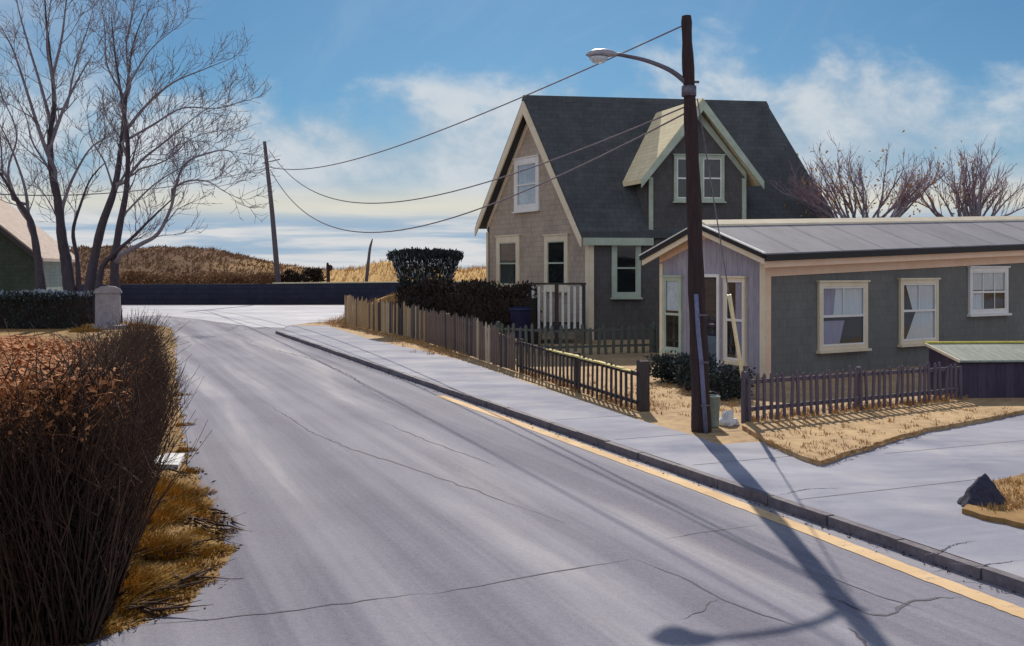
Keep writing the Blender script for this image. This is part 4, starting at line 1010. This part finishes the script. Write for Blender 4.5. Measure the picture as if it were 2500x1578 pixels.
m = MB(); m.box(gx_ + .12, 33.62, 0, 1.15, .9, .12, .35); m.build('plinth', M['stone'], gp)

# trimmed bush and shaded hedge in the yard
rng = random.Random(15); bc = P(1000, 640, 30.6)
bush = thing('trimmed_bush', 'flat topped dark bush flaring upward, with pale sprigs, behind the tall picket fence', 'bush', V(bc.x, 30.6, KH))
zt = P(1000, 596, 30.6).z; m = MB(); fr_ = MB(); st = MB()
def flare(z): f = max(0, min(1, (z - KH) / (zt - KH))); return 0.50 + 0.56 * f ** 1.6
for _ in range(16000):
    z = KH + (zt - KH) * rng.random() ** 0.75; a = rng.uniform(0, 6.283); r = flare(z) * (rng.uniform(.80, 1.0) if rng.random() < .75 else rng.random())
    if rng.random() < .34: q_ = math.sqrt(rng.random()); r = flare(zt) * q_ * 1.03; z = zt + .10 * (1 - q_ * q_) - .06 - abs(rng.gauss(0, .07))
    m.leaf(V(bc.x + r * math.cos(a) * 1.05 + rng.gauss(0, .03), 30.6 + r * math.sin(a) * .9, z + rng.gauss(0, .03) + .05 * math.sin(a * 5)), V(math.cos(a) * .5 + rng.gauss(0, .5), math.sin(a) * .5 + rng.gauss(0, .5), 1).normalized(), .022, .10, rng)
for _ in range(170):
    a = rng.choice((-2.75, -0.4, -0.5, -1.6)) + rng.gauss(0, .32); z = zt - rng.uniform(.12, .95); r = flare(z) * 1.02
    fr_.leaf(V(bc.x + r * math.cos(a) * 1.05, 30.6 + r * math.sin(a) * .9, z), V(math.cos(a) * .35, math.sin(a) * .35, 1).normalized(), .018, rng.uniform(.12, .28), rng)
for k in range(7):
    a = rng.uniform(0, 6.28); twig(st, V(bc.x + .2 * math.cos(a), 30.6 + .2 * math.sin(a), 0), V(math.cos(a) * .25, math.sin(a) * .25, 1).normalized(), 2.0, .04, rng, 5, .1, 5)
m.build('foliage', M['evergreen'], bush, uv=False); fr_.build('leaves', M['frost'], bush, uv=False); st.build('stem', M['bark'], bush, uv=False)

rng = random.Random(16)
hg = thing('yard_hedge', 'dark shaggy hedge in shadow between the trimmed bush and the deck', 'hedge', V(-1.0, 28, KH))
m = MB(); core = MB()
hl = [P(955, 700, 30.2), P(1040, 700, 28.6), P(1130, 700, 27.0), P(1245, 700, 25.4)]; hz = [1.45, 1.62, 1.58, 1.50]
for i in range(3):
    a, c = hl[i], hl[i + 1]; t = (c - a); t.z = 0; t.normalize(); n_ = V(t.y, -t.x, 0)
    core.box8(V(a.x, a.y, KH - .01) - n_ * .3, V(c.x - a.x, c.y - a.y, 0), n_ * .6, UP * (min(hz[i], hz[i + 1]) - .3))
    for _ in range(5200):
        f = rng.random(); p = a.lerp(c, f); h = hz[i] + (hz[i + 1] - hz[i]) * f
        z = KH + (h - KH) * rng.random() ** .8 + .08 * math.sin(p.x * 5) + rng.gauss(0, .04)
        p = V(p.x, p.y, z) + n_ * rng.uniform(-.55, .55) * (1.05 - .35 * z / h)
        m.leaf(p, V(rng.gauss(0, .6), rng.gauss(-.2, .6), 1).normalized(), .025, .12, rng)
core.build('core', M['scrub'], hg); m.build('foliage', M['scrub'], hg, uv=False)

# navy bin beside the deck
nbx = P(1224, 720, 25.2)
bn = thing('storage_bin', 'navy blue lidded bin standing between hedge and deck balusters', 'bin', V(nbx.x, 25.2, KH))
m = MB(); m.lathe(V(nbx.x, 25.2, KH), [(.20, 0), (.21, .03), (.27, .86), (.28, .88)], 4, 1, .9); m.build('body', M['navy_plastic'], bn)
m = MB(); m.lathe(V(nbx.x, 25.2, KH + .885), [(.31, 0), (.32, .02), (.30, .05), (.12, .09)], 4, 1, .9); m.build('lid', M['navy_plastic'], bn)

# dark shrub under the cottage gable
rng = random.Random(17); sc_ = G(1650, 965, KH)
for (x, y, rx, ry, rz, n, lab) in ((2.72, 16.9, .30, .36, .26, 2600, 'dark low evergreen shrub by the far corner of the cottage gable'), (2.98, 15.8, .36, .40, .28, 3000, 'dark low evergreen shrub in front of the cottage door, middle of the row'), (3.17, 14.7, .34, .34, .28, 2600, 'dark low evergreen shrub nearest the guy wire and the pail')):
    gsh = thing('low_shrub', lab, 'shrub', V(x, y, KH), 'low shrubs along the cottage gable'); m = MB(); st = MB()
    leafball(m, V(x, y, KH + rz * .85), rx, ry, rz, n, rng, (.02, .055))
    for k in range(7): twig(st, V(x + rng.gauss(0, .03), y, KH - .02), V(rng.gauss(0, .5), rng.gauss(0, .5), 1).normalized(), rz * 1.5, .014, rng, 4, .2, 4)
    m.build('foliage', M['evergreen'], gsh, uv=False); st.build('stem', M['bark'], gsh, uv=False)

# ------------------------------------------------------------------ utility pole with street lamp, guy wire
PB = G(1650, 1014, KH); PY = PB.y; PT = P(1614, 38, PY)
pole = thing('utility_pole', 'tall dark leaning utility pole beside the pavement', 'pole', PB)
def pp(x, y, dy=0): return P(x, y, PY + dy)
pl = smooth_path([PB - UP * .1, pp(1645, 850), pp(1638, 690), pp(1632, 480), pp(1624, 280), pp(1617, 130), PT], 4)
m = MB(); m.tube(pl, [0.118 - 0.062 * (i / (len(pl) - 1)) + .006 * math.sin(i * 1.7) for i in range(len(pl))], 14); m.build('shaft', M['pole'], pole)
m = MB(); m.tube([PB + V(.03, -.125, -.05), pp(1647, 850, -.125) + V(.01, 0, 0), pp(1642, 780, -.122), pp(1637, 692, -.118)], .027, 10); m.build('conduit', M['conduit'], pole)
m = MB()
for y in (740, 850, 950):
    c = pp(1640 + (y - 690) * .034, y); m.tube([c + V(-.03, -.165, 0), c + V(.08, -.14, 0)], .012, 6)
m.build('strap', M['arm'], pole)
m = MB(); c = pp(1620, 215); m.tube([c + V(0, 0, -.06), c + V(0, 0, .06)], .088, 12); m.tube([c + V(-.05, -.02, .11), c + V(.12, 0, .11)], .015, 6); m.build('bracket', M['arm'], pole)
lampT = thing('street_lamp', 'grey cobra head street lamp on a curved arm', 'street lamp', pp(1612, 192))
arm = smooth_path([pp(1615, 196), pp(1590, 175), pp(1560, 158), pp(1510, 140), pp(1450, 128)], 5)
m = MB(); m.tube(arm, [.034 - .012 * i / (len(arm) - 1) for i in range(len(arm))], 10); m.build('arm', M['arm'], lampT)
hc0, hc1 = pp(1452, 129), pp(1378, 130)
m = MB(); hn = 10; pts = [hc0.lerp(hc1, i / hn) + UP * (.012 * math.sin(i / hn * 3.14)) for i in range(hn + 1)]
prof_ = [.022, .045, .062, .072, .078, .080, .080, .078, .070, .052, .015]
bl = len(m.v)
for i, p in enumerate(pts):
    for k in range(12):
        a = 6.2832 * k / 12; zz = math.sin(a) * prof_[i] * (.75 if math.sin(a) > 0 else .45); m.v.append(tuple(p + V(0, math.cos(a) * prof_[i] * 1.25, zz)))
for i in range(hn):
    for k in range(12): m.f.append((bl + i * 12 + k, bl + i * 12 + (k + 1) % 12, bl + (i + 1) * 12 + (k + 1) % 12, bl + (i + 1) * 12 + k)); m.sm.append(True)
m.build('housing', M['lamp'], lampT)
lc = hc0.lerp(hc1, .60); m = MB()
m.lathe(V(lc.x, lc.y, lc.z - .025), [(.02, -.078), (.055, -.066), (.082, -.035), (.092, 0.0)], 14, 1.25, .95); m.build('lens', M['lens'], lampT)
gw_ = thing('guy_wire', 'thin guy wire with a pale yellow guard beside the pole', 'guy wire', G(1762, 985, VZ))
ga = G(1762, 985, VZ); gt = pp(1626, 232) + V(.07, 0, 0)
m = MB(); m.tube([ga - UP * .05, ga.lerp(gt, .5), gt], .0075, 6); m.build('cable', M['wire'], gw_)
m = MB(); g0, g1 = ga.lerp(gt, .035), ga.lerp(gt, .40); m.tube([g0, g0.lerp(g1, .5), g1], [.020, .024, .026], 8); m.build('guard', M['guard'], gw_)

# far pole and the lines between
FY = 60.5; FB = P(653, 655, FY); FT = P(622, 333, FY)
fp = thing('utility_pole', 'slim grey utility pole standing at the dunes behind the dark blue wall', 'pole', V(FB.x, FY, 0))
fl = smooth_path([V(FB.x + .1, FY, -.1), FB, P(646, 570, FY), P(638, 480, FY), P(628, 390, FY), FT], 3)
m = MB(); m.tube(fl, [.19 - .09 * i / (len(fl) - 1) for i in range(len(fl))], 10); m.build('shaft', M['pole_grey'], fp)
m = MB(); c = P(625, 385, FY); m.tube([c + V(-.2, -.12, 0), c + V(.9, -.12, .25)], .03, 6); m.build('bracket', M['pole_grey'], fp)
def line_thing(label, p0, p1, sag, r, skew=0.5, grp='lines strung between the two poles'):
    o = thing('power_line', label, 'power line', p0, grp); n = 40; pts = []
    for i in range(n + 1):
        f = i / n; p = p0.lerp(p1, f); pts.append(p - UP * sag * 4 * f * (1 - f))
    m = MB(); m.tube(pts, [r + (r * 1.7) * f_ / n for f_ in range(n + 1)], 5); m.build('cable', M['wire'], o)
line_thing('topmost power line, from the head of the near pole to the far pole', PT - UP * .12 - V(.05, 0, 0), P(631, 392, FY), 0.75, .010)
line_thing('middle sagging power line between the poles, passing over the house gable', pp(1620, 248), P(632, 352, FY), 2.1, .010)
line_thing('lowest sagging power line between the poles, drooping deepest above the dunes', pp(1621, 262), P(636, 400, FY), 2.5, .011)
line_thing('power line leaving the far pole through the bare trees to the left', P(626, 396, FY), P(-160, 442, FY + 4), 1.0, .018, grp='lines leaving the far pole')

# ------------------------------------------------------------------ small things beyond the street corner
rng = random.Random(19)
q = 60.5; base = P(861, 668, q)
o = thing('leaning_stake', 'crooked grey stake leaning behind the far wall, left of the trimmed bush', 'stake', V(base.x - .05, q, 0))
m = MB(); m.tube(smooth_path([V(base.x - .1, q, -.05), base, P(866, 620, q), P(870, 585, q), P(876, 562, q)], 3), [.12, .115, .11, .105, .11, .105, .10, .09, .085, .08, .07, .05, .03], 7); m.build('shaft', M['pole_grey'], o)
pz = 66.0; pb = P(772, 657, pz)
o = thing('wooden_post', 'short dark wooden post with a knob on the golden dune', 'post', V(pb.x, pz, pb.z - .5))
m = MB(); m.tube([pb - UP * .9, pb, P(771, 625, pz), P(770, 618, pz)], [.13, .12, .11, .06], 8); m.build('shaft', M['pole'], o)
m = MB(); c = P(777, 630, pz); m.lathe(c - UP * .2, [(.05, 0), (.14, .1), (.14, .3), (.05, .4)], 8); m.build('knob', M['pole'], o)
def scrub(label, cx, cy, Y0, rx, ry, rz, n, seed, mat='scrub'):
    rng = random.Random(seed); c = P(cx, cy, Y0); o = thing('scrub_bush', label, 'bush', V(c.x, c.y, c.z - rz), 'low scrub along the far wall')
    m = MB(); leafball(m, c, rx, ry, rz, n, rng, (.07, .16), clumps=20); m.build('foliage', M[mat], o, uv=False)
    s = MB()
    for k in range(6): twig(s, c - UP * rz * 1.3, V(rng.gauss(0, .4), rng.gauss(0, .3), 1).normalized(), rz * 2, .03, rng, 4, .15, 4)
    s.build('stem', M['bark'], o, uv=False)
scrub('small rounded dark bush alone on the golden dune', 735, 652, 64, .62, .5, .45, 1400, 41)
scrub('dark scrub at the foot of the slim far pole', 672, 660, 62, 1.0, .6, .5, 1800, 42)
for k, (x, y, rx, nm) in enumerate(((330, 662, 1.6, 'dark scrub just right of the stone gatepost, below the dune'), (415, 664, 1.6, 'dark scrub midway between the gatepost and the far pole, left of its partner'), (500, 664, 1.7, 'dark scrub midway between the gatepost and the far pole, right of its partner'), (590, 664, 1.5, 'dark scrub a little left of the slim far pole'))):
    scrub(nm, x, y, 61.5, rx, .7, .5, 2200, 50 + k, 'heath')

# ------------------------------------------------------------------ cottage yard objects
ba = V(ct.x, ct.y, 0); bo = P(2258, 900, 15.3); bo = G(2262, 945, KH)
bin_ = thing('lidded_shed', 'low dark storage shed with a sage sloping lid and a yellow edge', 'shed', V(bo.x, bo.y, KH))
# footprint: front edge runs to the right almost square to the view
bt = V(1, 0.06, 0).normalized(); bd = V(-0.06, 1, 0).normalized(); bw, bdp = 2.6, 0.95
p_l = P(2258, 852, bo.y); zf = p_l.z; bx0 = p_l.x
O = V(bx0, bo.y, KH - .01)
zb_ = P(2222, 814, bo.y + bdp).z
m = MB()
m.prism([O, O + bd * bdp, O + bd * bdp + UP * (zb_ - KH - .01), O + UP * (zf - KH - .01)], bt * bw); m.build('body', M['bin_wall'], bin_)
m = MB(); q0 = O + UP * (zf - KH + .012) - bd * .07 - bt * .04; q1 = O + bd * (bdp + .02) + UP * (zb_ - KH + .02) - bt * .04
m.prism([q0, q0 + bt * (bw + .1), q1 + bt * (bw + .1), q1], UP * .028); lid = m.build('lid', M['bin_roof'], bin_)
m = MB(); m.box8(q1 + UP * .03 - bd * .02, bt * (bw + .1), bd * .045, UP * .028); m.build('ridge_strip', M['bin_edge'], lid)
m = MB(); m.prism([q0 - bt * .022, q1 - bt * .022, q1 - bt * .022 + UP * .04, q0 - bt * .022 + UP * .04], bt * .02); m.build('edge_strip', M['cream'], lid)

pc = G(1674, 1004, KH)
pail = thing('pail', 'grey green metal pail at the foot of the utility pole', 'pail', pc)
m = MB(); m.lathe(pc, [(.082, 0), (.086, .01), (.098, .36), (.104, .365), (.104, .38), (.095, .38), (.08, .06)], 18); m.build('body', M['pail'], pail)
m = MB(); m.tube([pc + V(.1 * math.cos(a), 0, .36 + .07 * math.sin(a)) for a in [k * 3.14159 / 10 for k in range(11)]], .005, 6); m.build('handle', M['arm'], pail)
rng = random.Random(23); wc = G(1712, 1000, KH)
m = MB(); 
for j in range(7):
    for i in range(14):
        th = math.pi / 2 * j / 6.0; ph = 6.2832 * i / 14; r = .12 * (1 + rng.uniform(-.28, .28)); m.v.append((wc.x + r * math.cos(th) * math.cos(ph), wc.y + r * .8 * math.cos(th) * math.sin(ph), KH + max(0, (r * 1.25 * math.sin(th)))))
for j in range(6):
    for i in range(14): m.f.append((j * 14 + i, j * 14 + (i + 1) % 14, (j + 1) * 14 + (i + 1) % 14, (j + 1) * 14 + i)); m.sm.append(False)
m.build('plastic_sack', M['slab'], label='crumpled white sack lying on the sand beside the pail', cat='sack', uv=False)
rc = G(2316, 1192, KH); rng = random.Random(29); m = MB()
from mathutils import noise as mno
import bmesh
bm = bmesh.new(); bmesh.ops.create_icosphere(bm, subdivisions=4, radius=1)
for v_ in bm.verts:
    c = v_.co.copy(); top = max(0, c.z); k = 1 - .62 * top; q = mno.noise(c * 2.1 + V(3, 1, 7)) * .22 + mno.noise(c * 6) * .07
    v_.co = V((c.x * .19 - top * .03) * k * (1 + q), c.y * .16 * k * (1 + q), c.z * .255 * (1 + q * .4)) + V(rc.x, rc.y, KH + .01)
bm.verts.index_update(); m.mesh([v_.co.copy() for v_ in bm.verts], [tuple(x.index for x in f.verts) for f in bm.faces], True); bm.free()
m.build('boulder', M['boulder'], label='dark pointed rock at the tip of the dry grass island', cat='rock', uv=False)

# ------------------------------------------------------------------ near hedge, verge grass, slab at the left
rng = random.Random(2)
hq = [V(-5.6, 5.2, 0), V(-3.4, 5.05, 0), V(-2.24, 5.25, 0), V(-2.40, 6.0, 0), V(-2.64, 6.6, 0), V(-3.38, 9.0, 0), V(-4.15, 11.3, 0), V(-4.5, 11.7, 0), V(-7.6, 11.8, 0)]
def inside(x, y, q=hq):
    c = False; n = len(q)
    for i in range(n):
        a, d = q[i], q[(i + 1) % n]
        if (a.y > y) != (d.y > y) and x < (d.x - a.x) * (y - a.y) / (d.y - a.y) + a.x: c = not c
    return c
def hh(x, y): return 1.40 - .035 * (y - 5.2) + .03 * math.sin(x * 4 + y) + .025 * math.sin(y * 5 - x * 2)
nh = thing('near_hedge', 'wide twiggy russet brown hedge along the left edge of the road', 'hedge', V(-4.2, 9, 0))
st = MB(); tp = MB(); lf = MB()
per = []
for i in range(7):
    a, c = hq[i], hq[i + 1]
    per.append((a, c, (c - a).length))
def thin(p): return math.exp(-((p.x + 2.85) / .26) ** 2) if p.y < 6.0 else 0
k = 0
while k < 6600:
    if rng.random() < .62:
        a, c, l = rng.choices(per, [q[2] for q in per])[0]; f = rng.random(); p = a.lerp(c, f); t = (c - a).normalized(); inn = V(-t.y, t.x, 0)
        p = p + inn * abs(rng.gauss(.05, .16))
    else:
        p = V(rng.uniform(-7.4, -2.2), rng.uniform(5.1, 11.8), 0)
        if not inside(p.x, p.y): continue
    if rng.random() < .3 * thin(p): continue
    k += 1; h = hh(p.x, p.y); d = V(rng.gauss(.0, .16), rng.gauss(-.03, .2), 1).normalized()
    pts = twig(st, V(p.x, p.y, -.02), d, h * rng.uniform(.7, .98), rng.uniform(.005, .012), rng, 5, .14, 3)
    for _ in range(2):
        q = pts[rng.randint(1, 4)]; twig(st, q, V(rng.gauss(.02, .42), rng.gauss(0, .5), .8).normalized(), rng.uniform(.2, .4), .0042, rng, 3, .3, 3)
k = 0
while k < 22000:
    x, y = rng.uniform(-7.4, -2.2), rng.uniform(5.1, 11.8)
    if not inside(x, y): continue
    k += 1; h = hh(x, y); z = h - abs(rng.gauss(0, .16)); twig(tp, V(x, y, z - .08), V(rng.gauss(.05, .7), rng.gauss(0, .7), .6).normalized(), rng.uniform(.06, .17), .0042, rng, 2, .3, 3)
for _ in range(5200):
    a, c, l = rng.choices(per, [q[2] for q in per])[0]; p = a.lerp(c, rng.random()); t = (c - a).normalized(); inn = V(-t.y, t.x, 0); p = p + inn * rng.gauss(.06, .08)
    if rng.random() < .8 * thin(p): continue
    z = hh(p.x, p.y) * (1 - .55 * rng.random() ** 1.3); out_ = -inn
    twig(st, V(p.x, p.y, z), (out_ * rng.uniform(0, .3) + V(rng.gauss(0, .5), rng.gauss(0, .5), .8)).normalized(), rng.uniform(.15, .4), .0048, rng, 3, .3, 3)
rust = MB(); k = 0  # leaves added, mostly flat on top, to carry the sunlit band
while k < 15000:
    x, y = rng.uniform(-7.4, -2.2), rng.uniform(5.1, 11.8)
    if not inside(x, y): continue
    k += 1; z = hh(x, y) - abs(rng.gauss(0, .05)) + .015; a = rng.uniform(0, 6.28); d = V(math.cos(a), math.sin(a), rng.gauss(0, .35)).normalized(); sd = V(-d.y, d.x, rng.gauss(0, .35)).normalized()
    l = rng.uniform(.03, .075); w = l * .3; p = V(x, y, z); rust.poly([p, p + d * l * .5 + sd * w, p + d * l, p + d * l * .5 - sd * w])
for _ in range(2600):
    a, c, l = rng.choices(per, [q[2] for q in per])[0]; p = a.lerp(c, rng.random()); t = (c - a).normalized(); inn = V(-t.y, t.x, 0); p = p + inn * rng.uniform(-.06, .2)
    rust.leaf(V(p.x, p.y, hh(p.x, p.y) - abs(rng.gauss(0, .2))), V(rng.gauss(0, .7), rng.gauss(0, .7), rng.gauss(0, .5)).normalized(), .011, rng.uniform(.03, .07), rng)
rust.build('dead_leaves', M['hedge_tip_lit'], nh, uv=False)
low = MB()
for _ in range(15000):
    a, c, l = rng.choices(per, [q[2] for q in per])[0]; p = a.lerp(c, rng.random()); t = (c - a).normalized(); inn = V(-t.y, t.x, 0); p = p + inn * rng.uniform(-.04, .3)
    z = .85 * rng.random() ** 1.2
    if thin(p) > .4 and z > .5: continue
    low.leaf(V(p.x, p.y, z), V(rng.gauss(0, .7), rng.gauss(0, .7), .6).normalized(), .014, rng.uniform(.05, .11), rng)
low.build('low_shade_leaves', M['base_shade'], nh, uv=False)
st.build('stems', M['hedge_stem'], nh, uv=False); tp.build('crown', M['hedge_tip_lit'], nh, uv=False)
# dry grass tufts on the road edge
g = MB(); rng = random.Random(4)
def tuft(c, n, r, hmin, hmax, mb, lean=V(0, 0, 0)):
    for _ in range(n):
        a = rng.uniform(0, 6.28); q = r * math.sqrt(rng.random()); p = V(c.x + q * math.cos(a), c.y + q * math.sin(a), c.z - .005)
        d = (V(math.cos(a) * .55 * q / r + rng.gauss(0, .25), math.sin(a) * .55 * q / r + rng.gauss(0, .25), .8) + lean).normalized(); l = rng.uniform(hmin, hmax); w = rng.uniform(.003, .006)
        s_ = V(-d.y, d.x, 0); s_ = s_.normalized() if s_.length > .05 else V(1, 0, 0); m1 = p + d * l * .55; e = p + d * l * .95 + V(d.x, d.y, -.5) * l * .18
        mb.poly([p - s_ * w, p + s_ * w, m1 + s_ * w * .8, m1 - s_ * w * .8]); mb.poly([m1 - s_ * w * .8, m1 + s_ * w * .8, e])
for (x, y, n, r, h) in ((400, 1170, 700, .22, .26), (440, 1195, 500, .17, .2), (360, 1150, 500, .25, .28), (330, 1290, 900, .24, .3), (400, 1300, 700, .18, .22), (440, 1285, 400, .13, .14), (290, 1390, 700, .2, .26), (340, 1370, 500, .17, .2), (250, 1430, 400, .16, .2), (370, 1225, 500, .2, .24), (480, 1215, 250, .12, .1), (300, 1200, 500, .2, .3), (230, 1330, 500, .2, .3), (470, 1330, 260, .14, .09), (400, 1360, 350, .15, .13), (520, 1225, 200, .10, .06), (470, 1160, 300, .12, .10), (450, 1110, 260, .1, .08), (440, 1060, 240, .1, .08), (434, 1000, 220, .12, .08), (428, 930, 200, .14, .08), (330, 1400, 350, .16, .16), (260, 1470, 300, .14, .1), (200, 1490, 300, .14, .12), (520, 1265, 160, .08, .05), (500, 1300, 420, .12, .08), (530, 1290, 220, .08, .05), (460, 1370, 300, .12, .07), (410, 1400, 300, .12, .08), (350, 1440, 300, .13, .08), (540, 1250, 200, .08, .05), (470, 1260, 300, .12, .1)):
    tuft(G(x, y), int(n * 1.3), r * 1.1, h * .28, h * .72, g, V(.4, -.1, 0))
g.build('verge_grass', M['gold'], kind='stuff', uv=False, label='golden dry grass tufts on the left edge of the road', cat='grass')
g = MB()
for (x, y, n, r, h) in ((225, 764, 500, .45, .22), (270, 762, 500, .45, .18), (310, 760, 420, .5, .16), (345, 764, 300, .5, .13), (200, 772, 400, .5, .22)): tuft(G(x, y + 8), n * 2, r, h * .5, h, g)
g.build('gatepost_grass', M['gold'], kind='stuff', uv=False, label='golden grass around the foot of the stone gatepost', cat='grass')
g = MB()
for _ in range(150):
    f = rng.random(); a = ff0.lerp(ff1, f); tuft(V(a.x + rng.gauss(.05, .1), a.y + abs(rng.gauss(.05, .2)), VZ), 14, .06, .04, .12, g)
for _ in range(170):
    f = rng.random(); a = fd.lerp(fe, f); tuft(V(a.x + abs(rng.gauss(.12, .25)), a.y + rng.gauss(.1, .1), FZ), 12, .07, .04, .12, g)
for _ in range(240):
    f = rng.random(); a = fa.lerp(fb, f) if rng.random() < .5 else fb.lerp(fc, f); tuft(V(a.x - abs(rng.gauss(.1, .3)), a.y - .1, FZ), 12, .1, .05, .16, g)
for _ in range(120): tuft(V(rng.uniform(1.9, 3.4), rng.uniform(12.9, 16.5), FZ), 10, .08, .03, .09, g)
for _ in range(160):
    p = G(rng.uniform(2310, 2560), rng.uniform(1130, 1200), IZ); tuft(p, 12, .06, .02, .07, g)
for _ in range(330):
    x = rng.uniform(1760, 2380); y = rng.uniform(960, 1075); p = G(x, y, VZ)
    inb = False; vgp = [G(a, c, VZ) for a, c in vg]
    if inside(p.x, p.y, vgp): tuft(p, 9, .05, .015, .05 if rng.random() < .8 else .1, g)
for _ in range(420):
    a = rng.uniform(0, 6.28); r = math.sqrt(rng.random()); mx, my = mc.x + 1.0 + 3.0 * r * math.cos(a), 35.2 + 1.3 * r * math.sin(a)
    tuft(V(mx, my, KH - .03 + 1.0 * (math.cos(r * math.pi) * .5 + .5)), 10, .12, .12, .34, g)
for (xa, ya, xb, yb) in ((1800, 1034, 1930, 1084), (1930, 1084, 2180, 1006), (2180, 1006, 2400, 965)):
    for _ in range(60): p = G(xa, ya, VZ).lerp(G(xb, yb, VZ), rng.random()); tuft(V(p.x, p.y - .01, VZ - .02), 9, .04, .02, .06, g)
g.build('yard_grass', M['straw'], kind='stuff', uv=False, label='short straw coloured grass along the yard fences', cat='grass')
# dark fallen twigs at the gutter and a pale slab under the hedge
g = MB()
for (x0, y0, x1, y1, n) in ((310, 1415, 520, 1350, 16), (280, 1440, 400, 1432, 12), (440, 1225, 530, 1262, 14), (500, 1200, 520, 1235, 8), (320, 1330, 470, 1290, 10), (350, 1110, 430, 1120, 6)):
    a, c = G(x0, y0), G(x1, y1)
    for _ in range(n):
        p = a.lerp(c, rng.random()) + V(rng.gauss(0, .04), rng.gauss(0, .04), rng.uniform(.015, .05)); d = ((c - a).normalized() + V(rng.gauss(0, .35), rng.gauss(0, .35), rng.gauss(0, .08))).normalized(); twig(g, p, d, rng.uniform(.15, .4), rng.uniform(.006, .014), rng, 4, .2, 4)
for _ in range(1500):
    q = rng.random(); a = left_edge[min(len(left_edge) - 1, 2 + int(rng.random() ** 1.4 * (len(left_edge) - 4)))]; p = V(a.x - rng.gauss(.12, .09), a.y + rng.uniform(-.1, .1), .012); d = V(rng.gauss(0, 1), rng.gauss(0, 1), rng.uniform(0, .4)).normalized(); g.leaf(p, d, .008, rng.uniform(.02, .06), rng)
for _ in range(900):
    Yq = rng.uniform(4, 30); p = V(kx(Yq), Yq, .01) - KN * abs(rng.gauss(.01, .06)); d = V(rng.gauss(0, 1), rng.gauss(0, 1), rng.uniform(0, .3)).normalized(); g.leaf(p, d, .006, rng.uniform(.015, .045), rng)
g.build('fallen_twigs', M['hedge_stem'], kind='stuff', uv=False, label='dark fallen twigs and litter along the left road edge', cat='twigs')
sl0 = G(382, 1098)
m = MB(); m.prism([sl0 + V(-.28, -.06, .0), sl0 + V(.2, -.12, 0), sl0 + V(.06, .5, 0), sl0 + V(-.12, .52, 0)], V(0, 0, .045)); m.build('white_slab', M['slab'], label='flat white slab lying at the road edge under the hedge', cat='slab')
